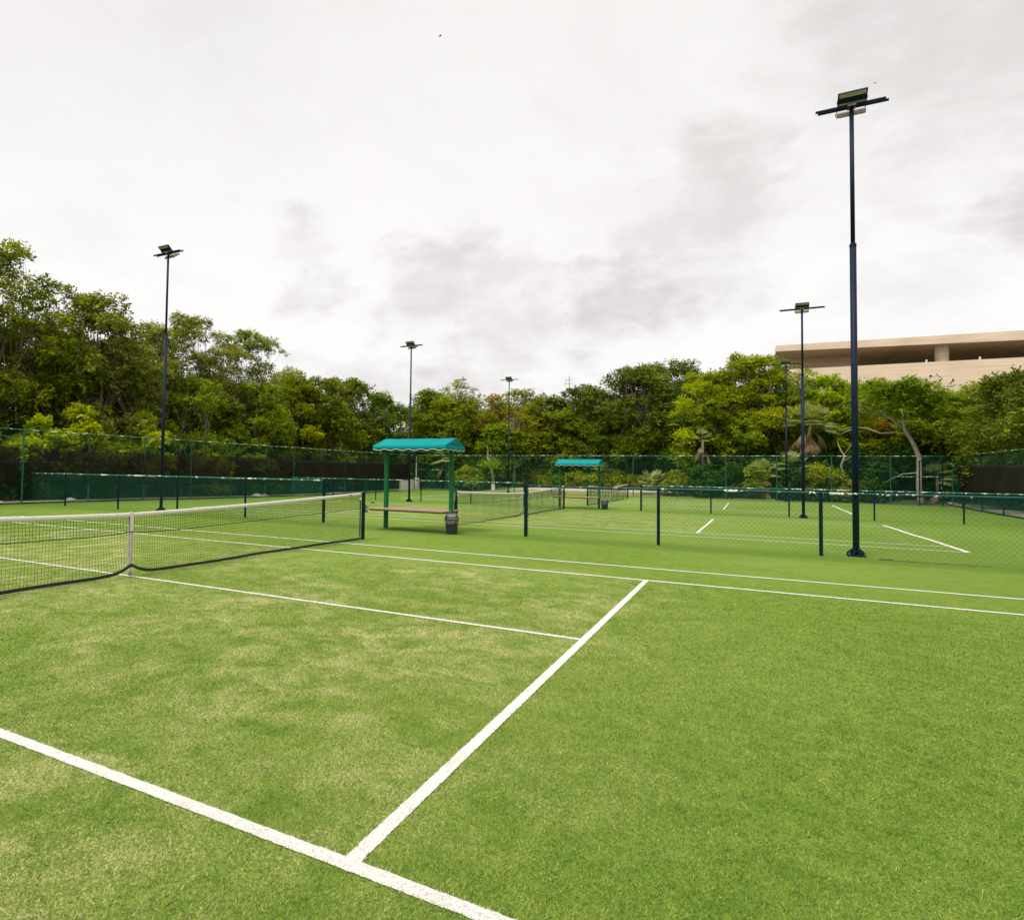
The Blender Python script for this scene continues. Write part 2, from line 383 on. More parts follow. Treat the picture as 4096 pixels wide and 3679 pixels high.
def make_world():
    w = bpy.data.worlds.new('World'); S.world = w; w.use_nodes = True; nt = w.node_tree; nt.nodes.clear()
    out = N(nt, 'ShaderNodeOutputWorld'); bg = N(nt, 'ShaderNodeBackground'); bg.inputs['Strength'].default_value = .1
    sky = N(nt, 'ShaderNodeTexSky'); sky.sky_type = 'NISHITA'; sky.sun_disc = False
    sky.sun_elevation = math.radians(SUN_EL); sky.sun_rotation = math.radians(90 - SUN_AZ)
    tc = N(nt, 'ShaderNodeTexCoord'); D = tc.outputs['Generated']
    sep = N(nt, 'ShaderNodeSeparateXYZ'); nt.links.new(D, sep.inputs[0]); dz = sep.outputs[2]
    zz = math_n(nt, 'ADD', math_n(nt, 'MAXIMUM', dz, 0), .16)
    cb = N(nt, 'ShaderNodeCombineXYZ'); nt.links.new(math_n(nt, 'DIVIDE', sep.outputs[0], zz), cb.inputs[0]); nt.links.new(math_n(nt, 'DIVIDE', sep.outputs[1], zz), cb.inputs[1])
    V = cb.outputs[0]
    mp = N(nt, 'ShaderNodeMapping'); mp.inputs['Scale'].default_value = (1, 1, 1.9); nt.links.new(D, mp.inputs[0]); Q = mp.outputs[0]
    wn = N(nt, 'ShaderNodeTexNoise'); wn.inputs['Scale'].default_value = 4.2; wn.inputs['Detail'].default_value = 8; wn.inputs['Roughness'].default_value = .62; nt.links.new(Q, wn.inputs['Vector'])
    sub = N(nt, 'ShaderNodeVectorMath', operation='SUBTRACT'); nt.links.new(wn.outputs['Color'], sub.inputs[0]); sub.inputs[1].default_value = (.5, .5, .5)
    scw = N(nt, 'ShaderNodeVectorMath', operation='SCALE'); nt.links.new(sub.outputs[0], scw.inputs[0]); scw.inputs['Scale'].default_value = .42
    wd = N(nt, 'ShaderNodeVectorMath', operation='ADD'); nt.links.new(D, wd.inputs[0]); nt.links.new(scw.outputs[0], wd.inputs[1])
    n1 = noise(nt, Q, 2.3, 9, .6, .5); n2 = noise(nt, V, 1.5, 9, .6, .6); n3 = noise(nt, Q, 9, 8, .62, .4)
    def blob(d, r0, r1):
        vm = N(nt, 'ShaderNodeVectorMath', operation='DISTANCE'); nt.links.new(wd.outputs[0], vm.inputs[0]); vm.inputs[1].default_value = d
        return mapr(nt, vm.outputs['Value'], r0, r1, 1, 0)
    banks = None
    for d, r0, r1, k in (((-.06, .942, .331), .05, .15, .75), ((-.17, .95, .23), .04, .13, 1.), ((-.421, .869, .261), .05, .13, .8), ((-.583, .744, .326), .03, .09, .7), ((-.30, .93, .22), .03, .14, .7),
                      ((.31, .90, .27), .03, .13, 1.), ((.21, .92, .33), .02, .09, .5), ((-.50, .84, .17), .04, .13, .7), ((-.40, .90, .15), .03, .12, .9), ((.18, .93, .18), .02, .13, .45), ((.17, .85, .50), .08, .26, .75), ((-.6, .55, .58), .02, .28, .3), ((-.12, .93, .14), .02, .08, .5)):
        b = math_n(nt, 'MULTIPLY', blob(d, r0, r1), k); banks = b if banks is None else math_n(nt, 'MAXIMUM', banks, b)
    det = ramp(nt, n3, [(.36, .35), (.5, .8), (.6, 1.)])
    grey = math_n(nt, 'MULTIPLY', banks, det)
    wisps = math_n(nt, 'MAXIMUM', ramp(nt, n2, [(.51, 0.), (.66, .22)]), ramp(nt, n1, [(.53, 0.), (.68, .24)]))
    grey = math_n(nt, 'MAXIMUM', grey, wisps)
    colr = mixc(nt, grey, (9.8, 9.52, 9.27), (7.0, 6.68, 6.5))
    gap = ramp(nt, n1, [(.34, .8), (.46, 0.)])
    colr = mixc(nt, gap, colr, (9.5, 9.3, 9.2))
    # overcast sky brightens towards the zenith (outside the frame)
    f = mapr(nt, dz, .60, 1.0, 1.0, 2.1)
    hi = mapr(nt, dz, .25, .62, 1.0, .93)
    sc = N(nt, 'ShaderNodeVectorMath', operation='SCALE'); nt.links.new(colr, sc.inputs[0]); nt.links.new(math_n(nt, 'MULTIPLY', f, hi), sc.inputs['Scale'])
    fin = mixc(nt, .93, sky.outputs[0], sc.outputs[0])
    nt.links.new(fin, bg.inputs[0]); nt.links.new(bg.outputs[0], out.inputs[0])
make_world()

# ------------------------------------------------------------------ ground, turf, path, markings
def sheet(name, x0, x1, y0, y1, dx, dy, mat, dz=0.0, extra=None):
    xs = np.arange(x0, x1 + 1e-6, dx); ys = np.arange(y0, y1 + 1e-6, dy)
    vs = []; fs = []
    for j, y in enumerate(ys):
        for i, x in enumerate(xs):
            vs.append((x, y, gz(x, y) + dz + (extra(x, y) if extra else 0)))
    n = len(xs)
    for j in range(len(ys) - 1):
        for i in range(n - 1):
            a = j * n + i; fs.append((a, a + 1, a + n + 1, a + n))
    o = mesh_obj(name, vs, fs, mat, smooth=True); return o
def ground_extra(x, y):
    e = -.03
    if abs(x) > 19: e += .12 * math.sin(x * .9 + y * .35) * min(1, (abs(x) - 19) / 3) + .08
    return e
tag(sheet('ground', -400, 400, -200, 600, 8, 8, M['ground'], -.35), kind='structure')
tag(sheet('soil', -44, 40, -14, 74, 1, 1, M['ground'], 0, ground_extra), kind='structure')
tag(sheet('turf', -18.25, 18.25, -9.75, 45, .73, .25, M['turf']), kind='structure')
tag(sheet('path', -14, 9, 47.6, 50.6, .5, .25, M['path'], .012), kind='structure')
tag(sheet('grass_verge', -14, 9, 45.2, 47.6, .5, .3, M['grassy'], .01), kind='structure')
tag(sheet('dirt_verge', 18.3, 20.3, 2, 47, .4, .5, M['dirt'], .07), kind='structure')
tag(sheet('dirt_strip', -19.6, -18.3, 2, 45, .26, .5, M['dirt'], .055), kind='structure')

def court_marks(yc):
    rects = []
    w = .075; w2 = .085
    def alongx(y, x0, x1, ww): rects.append(('x', y, x0, x1, ww))
    def alongy(x, y0, y1, ww): rects.append(('y', x, y0, y1, ww))
    for s in (-1, 1):
        alongx(yc + s * 5.46, -11.9, 11.9, w); alongx(yc + s * 4.09, -11.78, 11.78, w)
        alongy(s * 11.86, yc - 5.43, yc + 5.43, .10); alongy(s * 6.375, yc - 4.06, yc + 4.06, .07)
        alongy(s * 11.76, yc - .025, yc + .025, .1)
    alongx(yc, -6.34, 6.34, .06)
    vs = []; fs = []; r = random.Random(3)
    for k, c, a, b, ww in rects:
        near = yc == 0
        step = .02 if near and (k == 'y' and c > 0 or k == 'x' and c < 2) else .1
        n = max(2, int((b - a) / step)); base = len(vs)
        j = .0028 if near else .002
        for i in range(n + 1):
            t = a + (b - a) * i / n
            for s in (-1, 1):
                q = c + s * (ww / 2 + r.uniform(-j, j))
                x, y = (t, q) if k == 'x' else (q, t)
                vs.append((x, y, gz(x, y) + .005 + (.0006 if k == 'y' else 0)))
        for i in range(n):
            p = base + 2 * i
            fs.append((p, p + 2, p + 3, p + 1) if k == 'x' else (p, p + 1, p + 3, p + 2))
    tag(mesh_obj('court_marking', vs, fs, M['line']), kind='structure')
for yc in (0, 18.1, 35.9): court_marks(yc)

# the pile of the artificial turf, modelled as blades where the camera is close enough to see it
def pile():
    rng = np.random.RandomState(12); n = 900000
    ang = math.pi / 2 + .52 + rng.uniform(-.80, 1.02, n) * -1; d = 1.75 + 10.5 * rng.random(n) ** 1.3
    x = 7.77 + d * np.cos(ang); y = -6.3 + d * np.sin(ang)
    ok = rng.random(n) > np.clip((d - 5.0) / 6.5, 0, 1) ** 1.2; x, y, d = x[ok], y[ok], d[ok]; n = len(x)
    w = np.maximum(.0022, d * .00062) * rng.uniform(.7, 1.3, n); h = rng.uniform(.006, .0135, n)
    a = rng.random(n) * 2 * PI; lean = rng.uniform(.3, 1.5, n) * h; fa = rng.random(n) * 2 * PI
    dx, dy = np.cos(a) * lean, np.sin(a) * lean; wx, wy = np.cos(fa) * w / 2, np.sin(fa) * w / 2
    z0 = np.full(n, .001)
    V = np.stack([np.stack([x - wx, y - wy, z0], 1), np.stack([x + wx, y + wy, z0], 1), np.stack([x + dx + wx * .6, y + dy + wy * .6, h], 1), np.stack([x + dx - wx * .6, y + dy - wy * .6, h * .96], 1)], 1)
    e = .0
    online = (np.abs(y + 4.09) < .037 + e) | (np.abs(y - 4.09) < .037) | (np.abs(y - 5.46) < .037) | (np.abs(y + 5.46) < .037) | ((np.abs(x - 6.375) < .036) & (np.abs(y) < 4.09)) | ((np.abs(y) < .028) & (np.abs(x) < 6.375)) | ((np.abs(x - 11.86) < .05) & (np.abs(y) < 5.46))
    t = rng.random(n)
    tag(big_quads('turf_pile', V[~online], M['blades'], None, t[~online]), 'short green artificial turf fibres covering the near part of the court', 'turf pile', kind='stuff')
    tag(big_quads('line_pile', V[online], M['line'], None, t[online]), 'short white turf fibres forming the near court lines', 'line pile', kind='stuff')
pile()

# fallen leaves on the turf
mb = MB(); r = random.Random(5)
for i in range(420):
    x = r.uniform(-12, 16); y = r.uniform(-5.5, 12) if r.random() < .8 else r.uniform(12, 42)
    s = r.uniform(.004, .012); a = r.uniform(0, PI * 2); z = gz(x, y) + .012; ca, sa = math.cos(a), math.sin(a)
    P = [(-s, 0, 0), (0, -s * .45, .004), (s, 0, .001), (0, s * .45, .006)]
    mb.add([(x + px * ca - py * sa, y + px * sa + py * ca, z + pz) for px, py, pz in P], [(0, 1, 2, 3)])
tag(mb.build('fallen_leaves', M['redflake']), 'tiny reddish dry leaves scattered over the green turf', 'fallen leaves', kind='stuff')

# ------------------------------------------------------------------ nets
NET = {}
def net_top(y):   # y from the centre strap, height of the cable
    return .906 + .165 * (abs(y) / 6.32) ** 1.35
def net_bot(y):
    return .035 + .125 * math.exp(-(abs(y) / .22) ** 1.3)
def net_x(y, t, r=None):
    a = math.exp(-(y / 1.3) ** 2)
    return .018 * math.sin(y * 3.1 + t * 2) * t + .035 * math.sin(y * 7.3 + 1.1) * t * (1 - t) * (1 + 1.5 * a) + .03 * math.sin(y * 1.2 + .6) * t
def make_net(y0, label, first=None):
    root = empty('tennis_net', (0, y0, gz(0, y0)), label, 'net', 'nets on the tennis courts')
    if first:
        for ch in list(first.children):
            c = ch.copy(); COL.objects.link(c); c.parent = root
            for g in ch.children:
                d = g.copy(); COL.objects.link(d); d.parent = c
        return root
    yl = 6.25; pitch = .046
    cols = np.arange(-yl, yl + 1e-6, pitch); R = 19; jit = np.random.RandomState(2)
    def pt(y, t):   # t 0 top of mesh ..1 bottom
        zt, zb = net_top(y) - .05, net_bot(y)
        yy = y
        a = math.exp(-(abs(y) / .5)); yy = y * (1 - .25 * a * t)
        return np.array((net_x(y, t), yy, zt + (zb - zt) * t))
    G = np.array([[pt(y, j / R) for j in range(R + 1)] for y in cols])
    G += jit.normal(0, .0022, G.shape)
    quads = []
    def seg(P, Q, r, u, v): quads.append(prism_lines(P.reshape(-1, 3), Q.reshape(-1, 3), r, np.array(u), np.array(v)))
    seg(G[:, :-1], G[:, 1:], .0019, (1., 0, 0), (0, 1., 0)); seg(G[:-1], G[1:], .0019, (1., 0, 0), (0, 0, 1.))
    # doubled cords in the upper rows
    seg(G[:, :6], G[:, 1:7], .0031, (1., 0, 0), (0, 1., 0)); seg(G[:-1, :6], G[1:, :6], .0031, (1., 0, 0), (0, 0, 1.))
    seg(G[:-1, 6], G[1:, 6], .0085, (1., 0, 0), (0, 0, 1.))
    big_quads('net_mesh', np.concatenate(quads), M['cord'], root)
    # white band over the cable
    ys = np.linspace(-6.27, 6.27, 240); rr = []
    for i, y in enumerate(ys):
        zt = net_top(y); pk = .0025 * math.sin(i * 1.9); h = .062
        rr.append([(-.009, y, zt - h + pk), (-.013, y, zt - h * .5), (-.008, y, zt - .006), (0, y, zt), (.008, y, zt - .006), (.013 + pk, y, zt - h * .5), (.009, y, zt - h - pk)])
    MB().rings(rr).build('top_band', M['band'], root, True)
    rr = []
    for y in ys:
        zb = net_bot(y); a = math.exp(-(abs(y) / .5)); yy = y * (1 - .25 * a); x = net_x(y, 1)
        rr.append([(x - .004, yy, zb + .022), (x + .004, yy, zb + .022), (x + .006, yy, zb - .022), (x - .006, yy, zb - .022)])
    MB().rings(rr).build('bottom_band', M['tape'], root)
    for s in (-1, 1):
        MB().box((0, s * 6.27, .55), (.012, .035, .98)).build('side_band', M['tape'], root)
        p = MB(); yp = s * 6.4
        p.tube([(0, yp, 0), (0, yp, 1.045)], .043, 16); p.build('net_post', M['post'], root, False)
        MB().tube([(0, yp, 1.045), (0, yp, 1.06), (0, yp, 1.09)], [.047, .047, .03], 14).build('post_cap', M['post'], root)
        MB().tube([(0, s * 6.25, net_top(6.25) - .004), (0, yp, 1.085), (0, yp + s * .03, 1.08), (0, yp + s * .05, 1.03), (0, yp + s * .062, .78)], .004, 6).build('cable', M['rope'], root)
        rp = MB(); rp.tube([(.005, s * 6.275, 1.05), (.01, s * 6.28, .98), (.0, s * 6.27, .93)], .006, 6)
        rp.tube([(.0, s * 6.30, .945), (.01, s * 6.27, .95), (.012, s * 6.25, .92), (.0, s * 6.265, .89)], [.014, .018, .016, .008], 8); rp.build('tie_rope', M['rope'], root)
    # ratchet and crank on the far post
    cr = MB(); cr.box((.0, 6.46, .72), (.05, .035, .16)); cr.tube([(-.03, 6.50, .735), (.035, 6.50, .735)], .035, 14)
    cr.tube([(.02, 6.50, .68), (.02, 6.505, .645), (.02, 6.5, .61)], [.034, .042, .02], 12); cr.build('ratchet', M['steel'], root)
    h = MB(); h.tube([(.04, 6.50, .735), (.05, 6.56, .75), (.05, 6.66, .83)], .009, 8); c1 = h.build('crank_arm', M['steel'], root)
    MB().tube([(.05, 6.66, .832), (.05, 6.80, .826)], .016, 10).build('crank_grip', M['rubber'], c1)
    # centre strap with buckle
    st = MB(); zt = net_top(0)
    st.rings([[(sx - .004, -.025, z), (sx + .004, -.025, z), (sx + .004, .025, z), (sx - .004, .025, z)] for sx, z in ((.022, zt + .002), (.022, .62), (.02, .3), (.012, .13), (.006, .07))])
    st.box((0, 0, zt + .004), (.05, .05, .006)); st.box((-.019, 0, .52), (.006, .045, .78)); st.build('centre_strap', M['band'], root)
    bk = MB(); bk.tube([(.008, 0, .08), (.012, .004, .045), (.004, -.002, .012)], [.012, .026, .018], 10); bk.tube([(.02, -.03, .05), (.02, .03, .045)], .008, 8); bk.build('buckle', M['steel'], root)
    for yy, ww, hh in ((5.83, .11, .034), (5.98, .02, .02), (6.09, .02, .016)):
        zt = net_top(yy); MB().box((.0155, yy, zt - .032), (.002, ww, hh)).build('printed_mark', M['fabric_mark'], root)
    return root
net1 = make_net(0, 'nearest tennis net with white band and crank handle, crossing the foreground court')
make_net(18.1, 'second tennis net, between the near shelter and the far shelter', net1)
make_net(35.9, 'farthest and smallest tennis net, beyond the far shelter', net1)

# ------------------------------------------------------------------ fences
DIA = .10
def chain_mesh(root, L_, H, z0=.03, along='x', follow=None, r=.0019, mat=None):
    """two families of crossing diagonal wires filling an L_ x H panel starting at the root origin"""
    P = []; Q = []; fam = []
    for sgn in (1, -1):
        k = -H
        while k < L_ + (H if sgn < 0 else 0):
            if sgn > 0: a, b = (k, 0), (k + H, H)
            else: a, b = (k, 0), (k - H, H)
            # clip s to [0, L_]
            (s0, t0), (s1, t1) = a, b
            ds = s1 - s0
            ts = sorted(((0 - s0) / ds, (L_ - s0) / ds)); ta, tb = max(0, ts[0]), min(1, ts[1])
            if tb - ta > 1e-3:
                P.append((s0 + ds * ta, H * ta)); Q.append((s0 + ds * tb, H * tb)); fam.append(sgn)
            k += DIA
    P = np.array(P); Q = np.array(Q); fam = np.array(fam)
    quads = []
    for sgn in (1, -1):
        p = P[fam == sgn]; q = Q[fam == sgn]
        off = .0025 * sgn
        # cut every wire into pieces so it can follow the ground
        nseg = 4
        for i in range(nseg):
            a = p + (q - p) * i / nseg; b = p + (q - p) * (i + 1) / nseg
            def w(c):
                g = np.array([follow(s) if follow else 0 for s in c[:, 0]])
                return np.stack([c[:, 0], np.full(len(c), off), c[:, 1] + z0 + g], 1)
            A, B = w(a), w(b)
            quads.append(prism_lines(A, B, r, np.array((0, 1., 0)), np.array((-sgn * .7071, 0, .7071))))
    V = np.concatenate(quads)
    if along == 'y': V = np.stack([-V[..., 1], V[..., 0], V[..., 2]], -1)
    return big_quads('chain_link_mesh', V, mat or M['wire'], root)

def fence(name, origin, L_, H, posts, along, label, post_r, rail_r, post_mat, rail_mat, rail_z=None, mids=(), special=(), group=None, wire=.0018):
    x, y = origin; z = gz(x, y) if along == 'x' else 0
    root = empty(name, (x, y, z), label, 'fence', group)
    W = (lambda s, d, h: (s, d, h)) if along == 'x' else (lambda s, d, h: (-d, s, h))
    g = (lambda s: 0) if along == 'x' else (lambda s: gz(x, y + s))
    n = max(2, int(L_ / 1.2)); jr = random.Random(int(L_ * 10))
    MB().tube([W(L_ * i / n, 0, H + jr.uniform(-.008, .008)) for i in range(n + 1)], rail_r, 8).build('top_rail', rail_mat, root, True)
    for i, p in enumerate(posts):
        end = i in special
        m = MB(); m.tube([W(p, .0, g(p) - .05), W(p, .0, H + (.03 if end else -.0))], post_r * (1.25 if end else 1), 12); m.tube([W(p, 0, H + (.03 if end else 0)), W(p, 0, H + .045)], [post_r * 1.35, post_r * .6], 10)
        po = m.build('post', M['rail_old'] if (end and post_mat is M['postg']) else post_mat, root)
        if end and H < 2:
            b = MB(); b.tube([W(p + .055, 0, .02), W(p + .055, 0, H - .03)], .006, 6)
            for hh in (.2, .5, .8, 1.1): b.tube([W(p + .0, 0, hh), W(p + .06, 0, hh)], post_r * 1.15, 8) if False else b.box(W(p + .03, 0, hh), (.08, .03, .025) if along == 'x' else (.03, .08, .025))
            b.build('tension_bar', post_mat, root)
    for a, b, zz in mids:
        MB().tube([W(a, 0, zz), W((a + b) / 2, 0, zz + .005), W(b, 0, zz)], rail_r * .8, 8).build('mid_rail', rail_mat, root, True)
    chain_mesh(root, L_, H - .06, .03, along, g if along == 'y' else None, wire if H < 2 else .002, M['wire'] if H < 2 and origin[0] > 0 else M['wire_low'] if H < 2 else M['wire_bright'])
    return root

GR = 'low chain link fences dividing the courts'
fence('low_fence', (2.82, 9.58), 15.38, 1.26, [0, 3.07, 6.12, 9.2, 12.25, 15.3], 'x', 'dark green low chain link fence in front of the tallest light pole', .034, .027, M['post'], M['rail'], special=(0,), group=GR, wire=.0018)
fence('low_fence', (-18.1, 9.70), 14.7, 1.26, [2.25, 5.4, 8.5, 11.6, 14.68], 'x', 'low green chain link fence behind the nearest net, left of the near shelter', .034, .026, M['post'], M['rail_far'], special=(4,), group=GR)
fence('low_fence', (3.05, 27.0), 15.15, 1.2, [0, 3.0, 6.03, 9.0, 11.8, 14.9], 'x', 'farther low chain link fence on the right, seen through the nearer one', .032, .024, M['post'], M['rail_far'], special=(0,), group=GR)
fence('low_fence', (-18.1, 27.0), 15.4, 1.2, [3.3, 6.35, 9.35, 12.4, 15.4], 'x', 'farther low chain link fence passing behind the near shelter', .032, .024, M['post'], M['rail_far'], special=(4,), group=GR)
GT = 'tall perimeter chain link fences'
fence('tall_fence', (-18.2, 2.0), 43, 3.03, [1.1, 4.15, 7.35, 10.4, 13.45, 16.5, 19.55, 22.6, 25.4, 28.5, 31.5, 34.5, 37.5, 40.5, 43], 'y', 'tall green chain link fence along the left, in front of the big trees', .033, .024, M['postg'], M['rail_far'], mids=((0, 13.4, 1.72),), group=GT)
fence('tall_fence', (-18.2, 45.0), 36.4, 3.03, [0.02] + [round(2.9 + 3.05 * i, 2) for i in range(11)] + [36.38], 'x', 'tall green chain link fence across the back of the courts', .033, .024, M['postg'], M['rail_far'], mids=((0, 2.9, 1.78), (33.4, 36.4, 1.75)), special=(0,), group=GT)
fence('tall_fence', (18.2, 2.0), 43, 3.03, [0, 3.1, 6.1, 9.2, 12.2, 15.2, 18.3, 21.3, 24.4, 27.5, 30.55, 33.9, 37.3, 41.0], 'y', 'tall green chain link fence receding along the right side', .033, .024, M['post'], M['rail_far'], group=GT)

def windscreen(name, X, ya, yb, zt, zb, mat, label, seed, side=.04):
    r = random.Random(seed); n = int((yb - ya) / .12); vs = []; fs = []; R = 9
    pts = []
    ph = [r.uniform(0, 6) for _ in range(6)]
    for i in range(n + 1):
        y = ya + (yb - ya) * i / n; t = (y - ya) / (yb - ya)
        top = zt(t) + .028 * math.sin(y * 1.03 + ph[0]) + .010 * math.sin(y * 3.3 + ph[1]) - .03
        bot = zb(t) + .03 * math.sin(y * 1.3 + ph[2]) + .02 * math.sin(y * 4.3 + ph[3])
        for j in range(R + 1):
            s = j / R; z = bot + (top - bot) * s
            x = X + side + .022 * math.sin(y * 2.6 + s * 3 + ph[4]) * (.3 + s * (1 - s) * 3) + .012 * math.sin(y * 3.7 + s * 7 + ph[5]) * (.4 + (1 - s))
            vs.append((x, y, z))
    for i in range(n):
        for j in range(R):
            a = i * (R + 1) + j; fs.append((a, a + R + 1, a + R + 2, a + 1))
    o = mesh_obj(name, vs, fs, mat, smooth=True); so_ = o.modifiers.new('thickness', 'SOLIDIFY'); so_.thickness = .002
    return tag(o, label, 'windscreen', 'dark windscreens tied to the perimeter fences')
windscreen('windscreen', -18.2, 2.5, 9.18, lambda t: 2.42 - .06 * t, lambda t: .80, M['screen'], 'see-through brown windscreen at the left picture edge, left of the green corner post', 1)
windscreen('windscreen', -18.2, 9.53, 27.3, lambda t: 2.34 - .12 * math.sin(t * PI) * (1 - t) - .02 * t, lambda t: .86 - .16 * min(1, t * 2.2) , M['screen'], 'long sagging brown windscreen on the left fence behind the nearest net', 2)
windscreen('windscreen', -18.2, 27.62, 43.75, lambda t: 2.25 + .06 * t, lambda t: .86 - .2 * t, M['screen2'], 'dark windscreen on the left fence seen behind the near shelter', 3)
windscreen('windscreen', 18.2, 24.0, 43.6, lambda t: 2.42 + .05 * math.sin(t * 9), lambda t: 1.0 - .06 * t, M['screen2'], 'black windscreen on the right side fence', 4, -.05)

# gate frame in the far right corner bay
g = empty('gate', (16.6, 44.93, .02), 'dark metal gate frame in the far right corner of the back fence', 'gate')
b = MB(); b.tube([(0, 0, 0), (0, 0, 2.75)], .035, 10); b.tube([(1.1, 0, 0), (1.1, 0, 2.75)], .035, 10); b.tube([(0, 0, 2.72), (1.1, 0, 2.72)], .03, 8); b.tube([(0, 0, 1.72), (1.1, 0, 1.72)], .022, 8); b.tube([(0, 0, .12), (1.1, 0, .12)], .022, 8)
b.build('gate_frame', M['post'], g); MB().box((1.03, -.04, 1.1), (.05, .05, .16)).build('latch', M['steel'], g)

# ------------------------------------------------------------------ light poles
def flood(root, sgn, w=.5):
    """LED flood panel; sgn=-1 leans over the near side"""
    a = math.radians(-35) * sgn
    R = Matrix.Rotation(-a, 3, 'X')
    c = Vector((0, sgn * .13, .10)) if sgn < 0 else Vector((0, .19, -.06))
    m = MB()
    def L3(p): return tuple(R @ Vector(p) + c)
    hh = .32
    m.box(c, (w, hh, .035), R)
    for i in range(22): m.box(L3((-w / 2 + .02 + i * (w - .04) / 21, 0, .034)), (.006, hh * .92, .035), R)
    f = m.build('floodlight', M['lamp' if sgn > 0 else 'pole'], root)
    for yy in (-.104, .104): MB().box(L3((0, yy, -.021)), (w - .05, .080, .008), R).build('led_strip', M['lens'], f)
    for xx in (-w / 2 - .008, w / 2 + .008): MB().tube([L3((xx, 0, .0)), (xx * .92, sgn * .07, .0), (xx * .6, sgn * .06, -.01)], .009, 6).build('bracket', M['steel'], root)
def light_pole(x, y, H, label, barlen, step=.685, thick=1.0):
    z0 = gz(x, y)
    root = empty('light_pole', (x, y, z0), label, 'light pole', 'floodlight poles around the courts')
    H = H - z0
    hs = H * step
    MB().tube([(0, 0, .02), (0, 0, hs)], .058 * thick, 20).build('lower_pole', M['pole'], root, True)
    MB().tube([(0, 0, hs - .03), (0, 0, hs + .03), (0, 0, hs + .05)], [.062 * thick, .062 * thick, .042 * thick], 20).build('collar', M['pole'], root)
    MB().tube([(0, 0, hs), (0, 0, H)], .039 * thick, 18).build('upper_pole', M['pole'], root, True)
    bp = MB(); bp.box((0, 0, .018), (.30, .30, .03))
    for a in range(8):
        A = a * PI / 4 + PI / 8; c, s_ = math.cos(A), math.sin(A); t = .006
        P = [(.055, .03), (.165, .03), (.165, .075), (.055, .17)]
        vs = [(p * c - s * s_ * t, p * s_ + s * c * t, z) for s in (-1, 1) for p, z in P]
        bp.add(vs, [(3, 2, 1, 0), (4, 5, 6, 7), (0, 1, 5, 4), (1, 2, 6, 5), (2, 3, 7, 6), (3, 0, 4, 7)])
    bp.build('base_plate', M['pole'], root)
    for sx in (-1, 1):
        for sy in (-1, 1): MB().tube([(sx * .125, sy * .125, .03), (sx * .125, sy * .125, .08)], .012, 8).build('anchor_bolt', M['steel'], root)
    head = empty('lamp_head', (0, 0, H), None, None); head.parent = root
    for s in (-1, 1):
        MB().tube([(-barlen / 2 + (.05 if s > 0 else 0), s * .05, .0), (barlen / 2 - (0 if s > 0 else .06), s * .05, .0)], .028, 10).build('crossbar', M['pole'], head)
    MB().box((0, 0, -.01), (.14, .2, .03)).build('mounting_plate', M['steel'], head)
    flood(head, -1); flood(head, 1)
    return root
light_pole(9.556, 9.95, 9.3, 'nearest and tallest dark light pole, at the right, seen through the low fence', 1.25)
light_pole(-10.69, 9.95, 9.38, 'light pole on the left, standing behind the nearest net before the big trees', 1.4)
light_pole(9.57, 26.4, 8.8, 'light pole just left of the nearest tall one, before the concrete building', 1.65)
light_pole(-9.2, 26.4, 8.78, 'light pole rising behind the near shelter roof', 1.4)
light_pole(9.63, 44.3, 9.15, 'thin far light pole whose lamps overlap the left end of the concrete building', 1.7)
light_pole(-9.47, 44.3, 9.2, 'thin far light pole in the middle of the photo, between the two shelters', 1.5)

# concrete curb bit by the big pole
r = random.Random(8); rings = []
for i in range(60):
    x_ = 9.85 + i * .028; w_ = .022 * (1 - i / 75) * r.uniform(.6, 1.3); y_ = 9.5 + .012 * math.sin(i * .35) + r.uniform(-.004, .004); h_ = (.028 if i < 9 else .012) * r.uniform(.6, 1.2)
    rings.append([(x_, y_ - w_, 0), (x_, y_ + w_, 0), (x_, y_ + w_ * .7, h_), (x_, y_ - w_ * .7, h_)])
mb = MB().rings(rings)
tag(mb.build('turf_edging', M['bark_dark']), 'dark frayed turf edge at the foot of the low fence, right of the tallest pole', 'edging')

